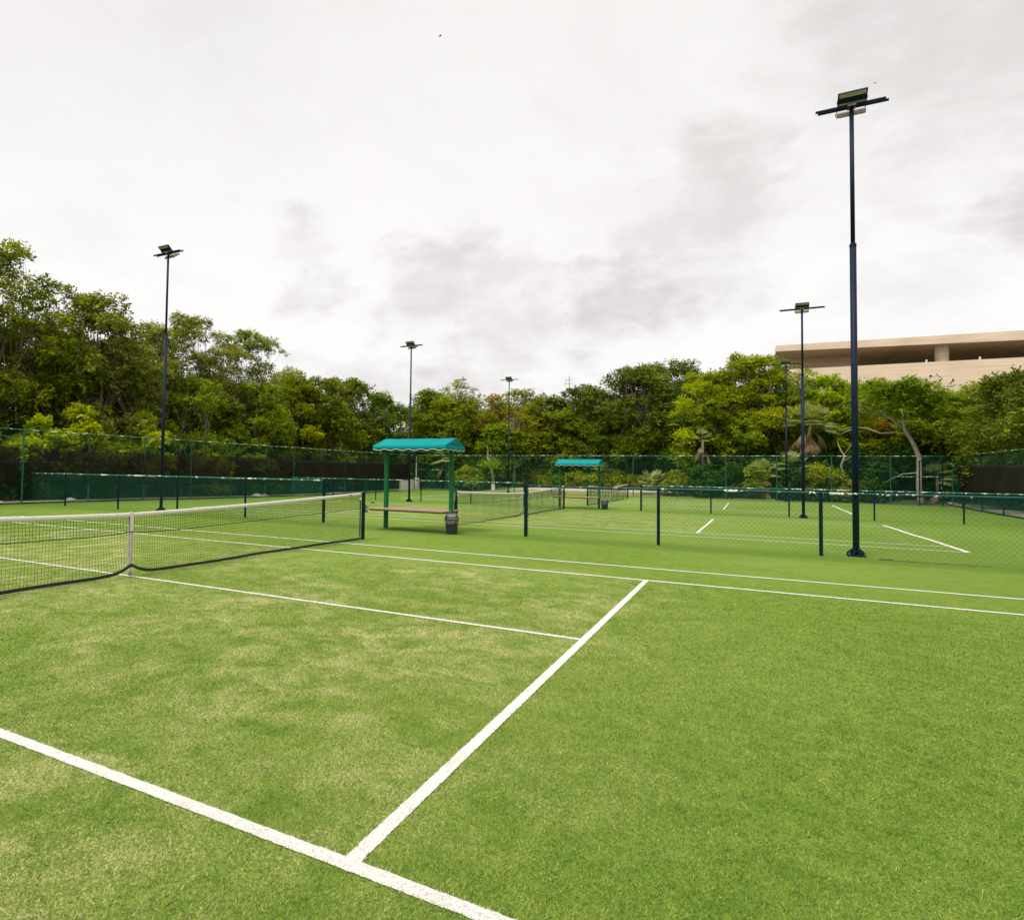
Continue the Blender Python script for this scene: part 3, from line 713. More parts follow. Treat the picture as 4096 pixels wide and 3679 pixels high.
# ------------------------------------------------------------------ shelters
def shelter(x, y, label_, group):
    root = empty('bench_shelter', (x, y, gz(x, y)), label_, 'shelter', group)
    for px in (-.98, .96):
        MB().box((px, 0, 1.09), (.095, .095, 2.2)).build('post', M['shelterpost'], root)
        f = MB(); f.box((px, 0, .008), (.22, .2, .012)); f.build('foot_plate', M['steel'], root)
    # canopy: gable cloth with valance, corrugated lower edge
    x0, x1, yw, ze, zr = -1.06, 1.06, .62, 2.25, 2.455
    def sc(u, n): return .017 * math.cos(u * n * 2 * PI)
    edges = []          # perimeter valance points (x, y, top z)
    vs = []; fs = []
    def grid(P00, P10, P01, P11, nu, nv, f=None):
        base = len(vs)
        for j in range(nv + 1):
            for i in range(nu + 1):
                u, v = i / nu, j / nv
                p = [(P00[k] * (1 - u) + P10[k] * u) * (1 - v) + (P01[k] * (1 - u) + P11[k] * u) * v for k in range(3)]
                if f: p = f(p, u, v)
                vs.append(tuple(p))
        for j in range(nv):
            for i in range(nu):
                a = base + j * (nu + 1) + i; fs.append((a, a + 1, a + nu + 2, a + nu + 1))
    def sag(p, u, v): p[2] -= .018 * math.sin(v * PI) * (1 + .4 * math.sin(u * PI)) + .004 * math.sin(u * 23 + v * 3); return p
    grid((x0, -yw, ze), (x1, -yw, ze), (x0 + .0, 0, zr), (x1 - .0, 0, zr), 36, 8, sag)
    grid((x1, yw, ze), (x0, yw, ze), (x1, 0, zr), (x0, 0, zr), 36, 8, sag)
    zv = 2.135; trims = []
    def val(A, B, n, nseg):
        def f(p, u, v):
            if v == 1: p[2] = zv + sc(u, n)
            return p
        grid((A[0], A[1], ze), (B[0], B[1], ze), (A[0], A[1], zv), (B[0], B[1], zv), nseg, 2, lambda p, u, v: f(p, u, v))
        trims.append([(A[0] + (B[0] - A[0]) * i / nseg, A[1] + (B[1] - A[1]) * i / nseg, zv + sc(i / nseg, n)) for i in range(nseg + 1)])
    val((x0, -yw), (x1, -yw), 6, 72); val((x1, -yw), (x1, yw), 4, 40); val((x1, yw), (x0, yw), 6, 72); val((x0, yw), (x0, -yw), 4, 40)
    for xx in (x0, x1):      # gable ends with folds
        base = len(vs); n = 16
        s = 1 if xx > 0 else -1
        for i in range(n + 1):
            u = i / n; yy = -yw + 2 * yw * u; zt = zr - (zr - ze) * abs(yy) / yw
            vs.append((xx, yy, zt)); vs.append((xx - s * .02 * math.sin(u * PI) * (1 + .4 * math.sin(u * 25)), yy, (zt + ze) / 2)); vs.append((xx, yy, ze))
        for i in range(n):
            a = base + 3 * i; fs.append((a, a + 3, a + 4, a + 1)); fs.append((a + 1, a + 4, a + 5, a + 2))
    cn = mesh_obj('canopy', vs, fs, M['canopy'], root, True)
    cn.modifiers.new('thickness', 'SOLIDIFY').thickness = .003
    t = MB()
    for tr in trims: t.tube(tr, .0075, 6)
    t.build('piping', M['trim'], cn)
    fr = MB()
    for yy in (-yw + .03, yw - .03): fr.tube([(x0 + .03, yy, ze - .03), (x1 - .03, yy, ze - .03)], .014, 8)
    for xx in (x0 + .03, 0, x1 - .03):
        fr.tube([(xx, -yw + .03, ze - .03), (xx, 0, zr - .03), (xx, yw - .03, ze - .03)], .014, 8); fr.tube([(xx, -yw + .03, ze - .035), (xx, yw - .03, ze - .035)], .012, 6)
    fr.tube([(x0 + .03, 0, zr - .03), (x1 - .03, 0, zr - .03)], .014, 8)
    fr.build('canopy_frame', M['shelterpost'], root)
    # bench: plank seat either side of the posts on a steel frame
    st = MB(); bx0, bx1 = -1.24, 1.0
    for i in range(4):
        yy = -.43 + i * .245 + (.015 if i > 1 else 0); st.box(((bx0 + bx1) / 2, yy, .565), (bx1 - bx0, .225, .028))
    st.build('seat', M['wood'], root)
    bf = MB()
    for yy in (-.5, .4): bf.box(((bx0 + bx1) / 2, yy, .532), (bx1 - bx0 - .04, .035, .035))
    for px in (bx0 + .05, -.98 + .075, .96 - .075, bx1 - .03): bf.box((px, -.05, .531), (.035, .86, .033))
    bf.build('seat_frame', M['shelterpost'], root)
    return root
GS = 'shaded benches between the courts'
shelter(0, 9.2, 'nearer teal-roofed bench shelter with green posts and wooden seat, beside the nearest net', GS)
shelter(.14, 27.0, 'farther, smaller-looking teal-roofed bench shelter behind the middle net', GS)

# ------------------------------------------------------------------ bins
def rrect(cx, cy, w, d, z, rad, n=4, dy=0):
    pts = []
    for (sx, sy, a0) in ((1, 1, 0), (-1, 1, 90), (-1, -1, 180), (1, -1, 270)):
        for k in range(n + 1):
            a = math.radians(a0 + 90 * k / n)
            pts.append((cx + sx * (w / 2 - rad) + rad * math.cos(a), cy + dy + sy * (d / 2 - rad) + rad * math.sin(a), z))
    return pts
def litter_bin(x, y, label_, rz=0.0):
    root = empty('litter_bin', (x, y, gz(x, y)), label_, 'bin', 'litter bins next to the shelters', rz)
    MB().rings([rrect(0, 0, .235, .22, .005, .03), rrect(0, 0, .245, .225, .02, .035), rrect(0, 0, .28, .25, .26, .035), rrect(0, 0, .30, .26, .385, .035)]).build('bin_body', M['binb'], root, False)
    bg = MB(); r = random.Random(4); rr = []
    for k, z in enumerate((.385, .36, .33, .295, .272)):
        ring = rrect(0, 0, .312 - .003 * k, .272 - .003 * k, z, .04, 6)
        if k == 4: ring = [(px, py, z + .02 * math.sin(i * .9) + r.uniform(-.008, .008)) for i, (px, py, _) in enumerate(ring)]
        elif k: ring = [(px * (1 + r.uniform(-.015, .02)), py * (1 + r.uniform(-.015, .02)), z) for px, py, _ in ring]
        rr.append(ring)
    bg.rings(rr, False).build('bin_liner', M['bag'], root, True)
    ld = MB()
    ld.rings([rrect(0, 0, .345, .30, .378, .045), rrect(0, 0, .35, .305, .392, .045), rrect(0, 0, .335, .29, .402, .045)])
    rings = []
    for k in range(9):
        t = k / 8; a = t * PI / 2
        rings.append(rrect(0, 0, .30 * (1 - .50 * (1 - math.cos(a)) * .9) , .262 * math.cos(a * .93), .402 + .125 * math.sin(a), .02 + .012 * (1 - t), 4))
    ld.rings(rings); l = ld.build('lid', M['lid'], root, False)
    fl = MB(); fl.rings([[(sx * .115, -.137 + .0 * k + .055 * (k / 5) ** 2 * 1.2, .412 + .085 * k / 5) for sx in (-1, 1)] + [(sx * .115, -.127 + .055 * (k / 5) ** 2 * 1.2, .412 + .085 * k / 5) for sx in (1, -1)] for k in range(6)])
    fl.build('swing_flap', M['lid'], l, True)
    return root
litter_bin(1.10, 8.93, 'black litter bin with grey domed lid at the right post of near shelter', .12)
litter_bin(1.40, 26.85, 'small far black litter bin to the right of the far shelter', -.1)

# ------------------------------------------------------------------ concrete building
bl = empty('concrete_building', (10, 80, 0), 'big tan concrete building with overhanging roof slab, above the trees at right', 'building')
K = 48
# roof slab: fascia bottom slopes down to the right
def hexa(x0, x1, y0, y1, zb0, zb1, zt0, zt1): 
    return [(x0, y0, zb0), (x1, y0, zb1), (x1, y1, zb1), (x0, y1, zb0), (x0, y0, zt0), (x1, y0, zt1), (x1, y1, zt1), (x0, y1, zt0)]
FH = [(0, 3, 2, 1), (4, 5, 6, 7), (0, 1, 5, 4), (1, 2, 6, 5), (2, 3, 7, 6), (3, 0, 4, 7)]
MB().add(hexa(0, K, 0, 22, 16.05, 14.9, 16.72, 16.2), FH).add([(14.6, .5, 16.5), (15.2, .5, 16.66), (15.9, .5, 16.64), (16.4, .5, 16.5), (14.6, 1.6, 16.5), (15.2, 1.6, 16.66), (15.9, 1.6, 16.64), (16.4, 1.6, 16.5)], [(0, 1, 5, 4), (1, 2, 6, 5), (2, 3, 7, 6), (0, 3, 2, 1), (4, 5, 6, 7), (0, 4, 7, 3)]).build('roof_slab', M['concrete'], bl)
MB().add(hexa(1.3, K, .1, .5, 0, 0, 13.92, 13.75), FH).build('parapet_wall', M['concrete'], bl)
MB().box((-0 + 1.5, 7, 6.9), (.4, 13, 13.8)).build('side_wall', M['concrete'], bl)
MB().box((4.5, 6.2, 14.6), (6.2, .3, 2.9)).build('terrace_wall', M['concrete'], bl)
MB().box((24, 7, 12.7), (46, 13, .3)).build('terrace_floor', M['concrete'], bl)
MB().box((27, 18, 14.4), (42, .3, 4)).build('rear_wall', M['darkopen'], bl)  # near-black colour stands for the shade deep inside the recess
MB().tube([(14.9, 1.6, 12.8), (14.9, 1.6, 15.75)], .58, 24).build('column', M['concrete'], bl)
MB().tube([(32.5, 1.6, 12.8), (32.5, 1.6, 15.4)], .58, 24).build('column', M['concrete'], bl)
for xx in (13.4, 17.6): MB().box((xx, .3, 14.02), (.14, .14, .3)).build('stub', M['white'], bl)
# antenna far behind
an = MB(); an.tube([(0, 0, 0), (0, 0, 17.6)], [.12, .05], 6)
for z, s in ((17.0, .5), (16.4, .7), (15.6, .4)): an.tube([(-s, 0, z), (s, 0, z)], .03, 5); an.tube([(-s, 0, z - .3), (-s, 0, z + .3)], .03, 5)
o = an.build('antenna_mast', M['steel']); o.location = (-18.3, 100, 0); tag(o, 'thin grey antenna mast behind the trees by the central thin light pole', 'antenna')

# small pinkish hut behind the right corner
h = empty('small_hut', (17.2, 52.5, .4), 'low pinkish rendered hut behind the back fence at the far right corner', 'hut')
MB().box((0, 1.5, 1.2), (7, 3, 2.4)).build('wall', M['pink'], h); MB().box((0, 1.5, 2.47), (7.4, 3.4, .14)).build('roof', M['concrete'], h)
MB().box((-.6, -.012, .95), (.8, .02, 1.9)).build('door', M['darkopen'], h); MB().box((.9, -.012, 1.3), (.8, .02, .7)).build('window', M['darkopen'], h)

# low wall and pillar at the left end of the back fence
w = MB().box((0, 0, .45), (.18, 2.3, .9)); o = w.build('low_wall', M['white']); o.location = (-18.05, 43.0, 0); tag(o, 'low whitish wall at the foot of the left fence, behind the near shelter', 'wall')
p_ = MB().box((0, 0, .53), (.2, .52, 1.1)); o = p_.build('pillar', M['white']); o.location = (-17.95, 44.75, 0); tag(o, 'short white pillar in the far left corner of the courts', 'pillar')

# ------------------------------------------------------------------ vegetation
def leaf_quads(rng, C, R, count, Ls, Wf=.45, flat=.7, spray=9, spray_len=.35, droop=.15, upb=.85, shell=.5, tint_c=None):
    """leaf diamonds grouped in sprays over a set of leaf clumps"""
    ns = max(1, count // spray)
    pr = R ** 2; pr = pr / pr.sum(); ci = rng.choice(len(C), ns, p=pr)
    d = rng.normal(size=(ns, 3)); d /= np.linalg.norm(d, axis=1, keepdims=True)
    flip = (d[:, 2] < -.1) & (rng.random(ns) < .6); d[flip, 2] *= -1
    rad = R[ci] * (shell + (1 - shell) * np.sqrt(rng.random(ns)))
    o = C[ci] + d * rad[:, None] * np.array([1, 1, flat])
    ax = d * .9 + rng.normal(size=(ns, 3)) * .45 + np.array([0, 0, -droop]); ax /= np.linalg.norm(ax, axis=1, keepdims=True)
    t = (np.arange(spray) / spray - .35)[None, :, None]
    base = o[:, None, :] + ax[:, None, :] * t * spray_len * R[ci][:, None, None] / .8
    base = base + rng.normal(size=base.shape) * .035
    side = np.where(np.arange(spray) % 2 == 0, 1., -1.)[None, :, None]
    perp = np.cross(ax, np.array([0, 0, 1.])); perp /= np.linalg.norm(perp, axis=1, keepdims=True) + 1e-6
    ld = ax[:, None, :] * .55 + perp[:, None, :] * side * .8 + rng.normal(size=base.shape) * .35 + np.array([0, 0, -droop])
    ld /= np.linalg.norm(ld, axis=2, keepdims=True)
    nr = np.array([0, 0, 1.]) * upb + d[:, None, :] * .45 + rng.normal(size=base.shape) * .5
    sd_ = np.cross(ld, nr); sd_ /= np.linalg.norm(sd_, axis=2, keepdims=True) + 1e-6
    Lr = (Ls * (.6 + .8 * rng.random(base.shape[:2])))[..., None]
    b = base.reshape(-1, 3); ld = ld.reshape(-1, 3); sd_ = sd_.reshape(-1, 3); Lr = Lr.reshape(-1, 1)
    V = np.stack([b, b + ld * Lr * .45 + sd_ * Lr * Wf * .5, b + ld * Lr, b + ld * Lr * .45 - sd_ * Lr * Wf * .5], 1)
    tc = rng.random(len(C))[ci] * .45 if tint_c is None else tint_c[ci]
    tn = tc[:, None] * .9 + rng.random((ns, 1)) ** 1.5 * .45 + rng.random((ns, spray)) * .2
    return V, np.clip(tn.ravel(), 0, .89)

def smooth_path(a, b, rng, n=5, wob=.12, droop=0):
    a, b = np.array(a, float), np.array(b, float); L_ = np.linalg.norm(b - a); pts = []
    off = rng.normal(size=3) * wob * L_
    for i in range(n + 1):
        t = i / n; p = a * (1 - t) + b * t + off * math.sin(t * PI) * .6 + rng.normal(size=3) * wob * .12 * L_ * (0 if i in (0, n) else 1)
        p[2] += L_ * .12 * math.sin(t * PI) - droop * t * t
        pts.append(tuple(p))
    return pts

def tree(x, y, H, R, z0, kind, label, seed, n=22000, leaf=.15, bark='bark', airy=0, lean=(0, 0), flat=.65, top=1.0, trunk_r=.16, clumps=None, group=None, name='tree', cr=(.55, 1.1), bloom=0, Ry=None, shape=1.0):
    rng = np.random.RandomState(seed); gzv = gz(x, y)
    root = empty(name, (x, y, gzv), label, 'tree', group)
    Ry = Ry or R
    nc = clumps or int(34 + R * 22); C = []; RR = []
    fork = np.array((lean[0] * .5, lean[1] * .5, z0 * .75 + .3))
    tries = 0
    while len(C) < nc and tries < 6000:
        tries += 1
        t = rng.random(); a = rng.random() * 2 * PI
        env = math.sqrt(max(.0, 1 - ((t - .42) / .60) ** 2)) ** .8
        env *= 1 + .22 * math.sin(a * 3 + seed) + .14 * math.sin(a * 5 + t * 7 + seed * 2)
        rho = env * rng.random() ** (.33 if t < .8 else .5)
        z = z0 + (H - z0) * t
        r_ = rng.uniform(*cr) * (1.15 - .45 * t)
        if rho < .3 and t < .45 and rng.random() < .6: continue
        p = np.array((lean[0] + rho * R * math.cos(a), lean[1] + rho * Ry * math.sin(a), min(z, H - r_ * .55)))
        if airy and C and min(np.linalg.norm(p - q) for q in C) < airy: continue
        C.append(p); RR.append(r_)
    C = np.array(C); RR = np.array(RR)
    V, tn = leaf_quads(rng, C, RR, int(n * 1.5), leaf * 1.08, flat=flat, shell=.35 if not airy else .45, droop=.25 if kind in ('lime', 'olive') else .12, spray_len=.45)
    big_quads('crown', V, L[kind], root, tn)
    if bloom:
        k = rng.choice(len(C), bloom, replace=False); k = k[np.argsort(-C[k][:, 2])]
        V, tn = leaf_quads(rng, C[k], RR[k] * 1.02, bloom * 420, leaf * .7, flat=flat, shell=.9)
        big_quads('blossom', V, L['bloom'], root, tn)
    # trunk and limbs
    tb = MB()
    top_ = np.array((lean[0], lean[1], z0 + (H - z0) * .45))
    tb.tube([(0, 0, -.1), tuple(fork * .5 + rng.normal(size=3) * .05), tuple(fork)], [trunk_r * 1.25, trunk_r, trunk_r * .85], 9)
    tb.tube([tuple(fork)] + smooth_path(fork, top_, rng, 4, .06)[1:], [trunk_r * .85, trunk_r * .7, trunk_r * .6, trunk_r * .45, trunk_r * .3], 8)
    limbs = [(fork, top_)]
    nl = 7 if nc > 20 else 4
    for i in range(nl):
        a = 2 * PI * (i + rng.random() * .6) / nl; sel = [k for k in range(len(C)) if abs((math.atan2(C[k][1] - lean[1], C[k][0] - lean[0]) - a + PI) % (2 * PI) - PI) < PI / nl * 1.4]
        if not sel: continue
        tgt = C[sel].mean(0); s0 = fork + (top_ - fork) * rng.random() * .55
        pts = smooth_path(s0, tgt, rng, 6, .12); r0 = trunk_r * .5
        tb.tube(pts, [r0 * (1 - .13 * j) for j in range(7)], 6); limbs.append((s0, tgt))
        for k in sel:
            j = rng.randint(2, 6); tb.tube(smooth_path(pts[j], C[k] + np.array((0, 0, RR[k] * .25)), rng, 4, .12), [r0 * .3, r0 * .24, r0 * .17, r0 * .11, .006], 4, False)
    tb.build('trunk', M[bark], root, True)
    return root

def bush(x, y, H, R, kind, label, seed, n=5000, leaf=.13, group=None, name='shrub', Wf=.45, low=.15):
    rng = np.random.RandomState(seed); nc = int(9 + R * 9); C = []; RR = []
    for i in range(nc):
        a = rng.random() * 2 * PI; rho = R * rng.random() ** .5; r_ = rng.uniform(.25, .5) * min(1.4, max(.7, H / 2)); hh = H * (1 - .45 * (rho / R) ** 2) - r_ * .6
        C.append((rho * math.cos(a) * .85, rho * math.sin(a) * .85, low + (hh - low) * rng.random() ** .6)); RR.append(r_)
    V, tn = leaf_quads(rng, np.array(C), np.array(RR), n, leaf, Wf=Wf, flat=.85, shell=.5, droop=.1)
    V[..., 2] = np.maximum(V[..., 2], .02)
    root = empty(name, (x, y, gz(x, y)), label, 'shrub', group)
    big_quads('foliage', V, L[kind], root, tn)
    tb = MB()
    for k in range(0, nc, 2): tb.tube(smooth_path((0, 0, -.05), C[k], rng, 3, .1), [.03, .022, .015, .008], 5, False)
    tb.build('stem', M['bark'], root)
    return root

GL = 'trees behind the left fence'; GB = 'trees behind the back fence'
# left side, near to far
tree(-26.5, 6.5, 11.6, 4.6, 2.6, 'mid', 'tall dark tree whose crown fills the far left edge of the photo', 1, n=30000, leaf=.17, group=GL, trunk_r=.22, airy=.5)
tree(-24.5, 11.8, 12.3, 3.4, 3.2, 'mid', 'tallest tree at the left edge, with thin leafy tips against the sky', 2, n=34000, leaf=.17, group=GL, trunk_r=.2, airy=.45)
tree(-22.6, 15.9, 10.5, 3.1, 2.4, 'olive', 'grey-green tree with drooping leaves, second peak from the left edge', 3, n=36000, leaf=.19, group=GL, trunk_r=.2, airy=.45)
tree(-27.5, 19.0, 9.2, 3.8, 2.0, 'dark', 'dark dense tree filling in behind the grey-green one on the left', 4, n=22000, leaf=.2, group=GL)
tree(-25.0, 21.6, 10.6, 2.5, 3.2, 'olive', 'airy tree just left of the left light pole', 5, n=26000, leaf=.15, group=GL, airy=.4, bark='bark_pale', cr=(.5, .95))
tree(-25.2, 25.0, 12.0, 3.0, 3.6, 'olive', 'tall open-branched tree right of the left light pole, sky showing through its crown', 6, n=34000, leaf=.15, group=GL, airy=.4, bark='bark_pale', cr=(.5, .95))
tree(-24.4, 29.6, 11.9, 2.7, 3.6, 'olive', 'open airy tree at the right end of the tall left group', 7, n=29000, leaf=.15, group=GL, airy=.4, bark='bark_pale', cr=(.5, .95))
tree(-23.5, 23.0, 7.4, 3.2, 1.2, 'mid', 'lower green tree in front of the two open-branched trees', 8, n=24000, leaf=.16, group=GL, bark='bark_pale')
tree(-22.4, 28.3, 7.6, 3.0, 1.0, 'mid', 'rounded green tree with spreading bare stems left of the near shelter', 9, n=24000, leaf=.17, group=GL, bark='bark')
tree(-23.8, 33.6, 9.3, 3.4, 1.2, 'yellow', 'yellow-green feathery tree stepping down to the right of the open tree', 10, n=32000, leaf=.19, group=GL)
tree(-22.0, 36.4, 9.0, 2.9, .8, 'mid', 'bright-edged dense tree in the middle of the left slope of trees', 11, n=28000, leaf=.2, group=GL)
tree(-22.8, 40.6, 9.4, 3.3, 1.0, 'dark', 'deep green tree just left of the pole behind the near shelter', 12, n=28000, leaf=.2, group=GL)
tree(-21.8, 45.0, 8.8, 3.1, .8, 'dark', 'dark tree directly behind the near shelter roof', 13, n=26000, leaf=.2, group=GL)
tree(-27.5, 30.5, 8.2, 3.6, 1.2, 'dark', 'dark tree in the second row behind the open airy tree', 14, n=20000, leaf=.22, group=GL)
tree(-28, 12.5, 8.6, 3.6, 1.2, 'dark', 'dark tree in shadow behind the tallest left tree', 15, n=20000, leaf=.22, group=GL)
tree(-27.0, 37.5, 8.4, 3.6, 1.2, 'dark', 'dark tree hidden behind the left slope of trees', 16, n=16000, leaf=.24, group=GL)
# back side
tree(-19.3, 50.5, 9.0, 2.6, 1.4, 'mid', 'green tree just right of the pole behind the near shelter', 21, n=26000, leaf=.2, group=GB)
tree(-17.2, 52.5, 10.4, 1.9, 4.0, 'olive', 'thin airy treetop poking up between the two central light poles', 22, n=9000, leaf=.15, airy=.5, group=GB, bark='bark_pale', cr=(.4, .7))
tree(-16.2, 49.2, 8.0, 2.5, 1.6, 'mid', 'round mid green tree above the right end of the near shelter', 23, n=24000, leaf=.19, group=GB)
tree(-13.6, 50.6, 8.3, 2.0, 3.2, 'red', 'tree with red-orange blossom, left of the central thin light pole', 24, n=13000, leaf=.17, airy=.5, group=GB, bark='bark_pale', bloom=9)
tree(-11.0, 50.2, 7.0, 1.7, 3.0, 'red', 'small tree with a red blossom patch right beside the central thin light pole', 25, n=9000, leaf=.17, group=GB, bark='bark_pale', bloom=4)
tree(-12.0, 49.0, 5.6, 1.9, .8, 'mid', 'lower leafy tree under the red blossom with a whitewashed trunk', 26, n=15000, leaf=.17, group=GB, bark='bark_pale')
tree(-11.6, 55.5, 9.3, 2.6, 3.4, 'olive', 'pale airy treetop just right of the central thin light pole', 27, n=12000, leaf=.17, airy=.5, group=GB, bark='bark_pale', cr=(.45, .8))
tree(-8.6, 53.2, 8.1, 3.3, 1.2, 'mid', 'spreading green tree left of the rising dark crowns', 28, n=25000, leaf=.2, flat=.45, group=GB)
tree(-5.4, 54.2, 9.2, 3.7, 1.6, 'dark', 'layered dark green tree on the rising slope left of the big dome', 29, n=28000, leaf=.2, flat=.5, group=GB, cr=(.7, 1.2))
tree(-1.4, 53.4, 10.4, 3.7, 1.6, 'dark', 'big domed dark green tree, left half of the central rise', 30, n=32000, leaf=.19, flat=.5, group=GB, trunk_r=.25, cr=(.75, 1.3))
tree(2.6, 54.4, 10.9, 4.2, 1.8, 'dark', 'big domed dark green tree, top of the central rise', 31, n=32000, leaf=.19, flat=.5, group=GB, trunk_r=.25, cr=(.75, 1.3))
tree(-3.4, 53.2, 6.8, 2.6, 1.0, 'dark', 'low dark layered tree above the far shelter', 32, n=18000, leaf=.18, flat=.45, group=GB)
tree(4.8, 49.6, 9.2, 2.7, 1.0, 'yellow', 'yellow-green tree, left part of the bright mass right of the dome', 33, n=34000, leaf=.17, group=GB)
tree(7.9, 50.4, 10.4, 3.0, 1.0, 'yellow', 'tallest yellow-green tree, left of the concrete building', 34, n=36000, leaf=.17, group=GB, trunk_r=.22)
tree(9.6, 51.6, 10.3, 1.9, 3.0, 'mid', 'airy green treetop touching the left end of the concrete building', 35, n=13000, leaf=.16, airy=.6, group=GB)
tree(12.0, 52.0, 8.7, 2.9, 1.0, 'yellow', 'yellow-green tree behind the palm below the building', 36, n=32000, leaf=.18, group=GB)
tree(14.6, 52.6, 8.2, 2.5, 1.4, 'yellow', 'yellow-green tree with a red blossom patch next to the nearest light pole', 37, n=24000, leaf=.18, group=GB, bloom=2)
tree(18.6, 51.8, 7.2, 3.0, 1.2, 'mid', 'green tree right of the leaning trunk, below the building', 38, n=28000, leaf=.19, group=GB)
tree(21.8, 49.0, 7.6, 3.0, 1.4, 'mid', 'big green tree at the right edge overhanging the side fence', 39, n=32000, leaf=.17, group=GB)
tree(21.2, 42.5, 7.6, 3.2, 1.8, 'dark', 'dark overhanging tree above the right windscreen', 40, n=32000, leaf=.17, group=GB)
tree(22.5, 37.0, 8.6, 3.4, 1.8, 'dark', 'dark tree at the extreme right edge behind the side fence', 41, n=30000, leaf=.17, group=GB)
tree(16.5, 57.5, 7.6, 3.6, 1.0, 'dark', 'dark tree in the second row behind the leaning trunk', 42, n=18000, leaf=.24, group=GB)
tree(9.5, 57.5, 8.0, 3.6, 1.0, 'dark', 'dark tree in the second row behind the palm', 43, n=16000, leaf=.24, group=GB)
tree(-15.5, 57.0, 7.6, 3.8, .8, 'dark', 'dark tree in the second row behind the red-blossom tree', 44, n=18000, leaf=.24, group=GB)
tree(-8.6, 58.5, 7.4, 3.8, .8, 'dark', 'dark tree in the second row behind the spreading green tree', 45, n=16000, leaf=.24, group=GB)
tree(0.6, 55.6, 11.0, 3.2, 1.8, 'dark', 'big domed dark green tree, in the middle behind the two domes', 48, n=24000, leaf=.2, flat=.45, group=GB)
tree(3.0, 51.2, 5.6, 2.2, .6, 'dark', 'dark shaded tree under the big dome, behind the fan palm', 46, n=14000, leaf=.18, group=GB)
tree(-21.5, 53.5, 7.6, 3.2, .8, 'dark', 'dark tree in the second row behind the near shelter', 47, n=16000, leaf=.24, group=GB)

# leaning pale trunk tree (crown starts above a bent, forked trunk)
def leaning_tree():
    root = empty('tree', (16.85, 46.1, .05), 'tree with a pale bent and forked bare trunk at the right', 'tree', GB)
    rng = np.random.RandomState(77); tb = MB()
    tb.tube([(0.05, 0, -.1), (-.02, 0, .35), (-.08, 0, 1.2), (-.05, 0, 2.2), (-.05, 0, 3.0), (-.35, 0, 3.9), (-.75, 0, 4.7), (-.85, .1, 5.3)], [.20, .165, .15, .14, .135, .12, .10, .07], 12)
    tb.tube([(-.6, 0, 4.45), (-1.3, -.1, 4.55), (-2.0, -.15, 4.5), (-2.7, -.1, 4.85), (-3.5, 0, 4.95), (-4.2, .1, 4.7)], [.075, .06, .055, .05, .035, .015], 8)
    tb.tube([(-3.1, -.05, 4.92), (-3.7, -.1, 4.7), (-4.1, -.1, 4.5)], [.05, .035, .012], 6)
    tb.tube([(-.8, .05, 4.75), (-1.4, 0, 5.4), (-2.1, .1, 5.95), (-2.8, .1, 6.3)], [.08, .065, .05, .03], 8)
    for i in range(16):
        a = (-1.6 - rng.random() * 1.4, .05, 5.6 + rng.random() * .6); b = (a[0] - rng.uniform(.3, 1.3), rng.uniform(-.4, .4), a[2] + rng.uniform(-.1, .9)); tb.tube(smooth_path(a, b, rng, 4, .15), [.03, .022, .016, .01, .005], 4, False)
    tb.tube([(-.85, .1, 5.2), (-.8, .2, 5.7), (-.9, .2, 6.1)], [.06, .04, .015], 6)
    tb.tube([(0, 0, 2.0), (-.9, -.1, 1.9), (-1.9, -.2, 1.3)], [.05, .03, .015], 6)
    C = []; R_ = []
    for i in range(46):
        t = rng.random(); a = rng.random() * 2 * PI; C.append((-.9 + math.cos(a) * 2.5 * rng.random() ** .5, math.sin(a) * 1.5, 5.7 + 1.9 * t)); R_.append(rng.uniform(.4, .75))
    V, tn = leaf_quads(rng, np.array(C), np.array(R_), 19000, .15, flat=.55, shell=.4)
    big_quads('crown', V, L['mid'], root, tn)
    tb.build('trunk', M['bark_pale'], root, True)
leaning_tree()

# whitewashed trunk seen under the low tree, plus dead pale snag
o = empty('tree', (-11.75, 47.0, gz(0, 47.0)), 'slender pale trunk with whitewashed foot, left of the central thin light pole', 'tree')
rng = np.random.RandomState(9)
MB().tube([(0, 0, .5), (-.05, 0, 1.2), (-.25, 0, 2.0), (-.5, 0, 2.8), (-.55, .1, 3.8)], [.15, .13, .11, .10, .07], 10).build('trunk', M['bark_pale'], o, True)
MB().tube([(0.02, 0, -.1), (0, 0, .5)], [.19, .16], 12).build('painted_foot', M['whitewash'], o)
o = empty('dead_tree', (12.7, 46.5, .1), 'dead pale snag with a broken tip between the two right poles, behind the back fence', 'tree')
t = MB(); t.tube([(.2, 0, -.1), (.1, 0, .8), (.25, 0, 1.6), (.1, 0, 2.4), (.3, 0, 3.0), (.05, 0, 3.5), (-.1, .05, 4.0)], [.07, .065, .06, .055, .05, .04, .01], 8)
t.tube([(.15, 0, 2.6), (.7, 0, 3.0), (1.2, 0, 3.2)], [.03, .02, .008], 6); t.tube([(.28, 0, 3.1), (.6, .1, 3.6), (.85, .1, 4.0)], [.03, .02, .008], 6); t.build('trunk', M['bark_pale'], o, True)

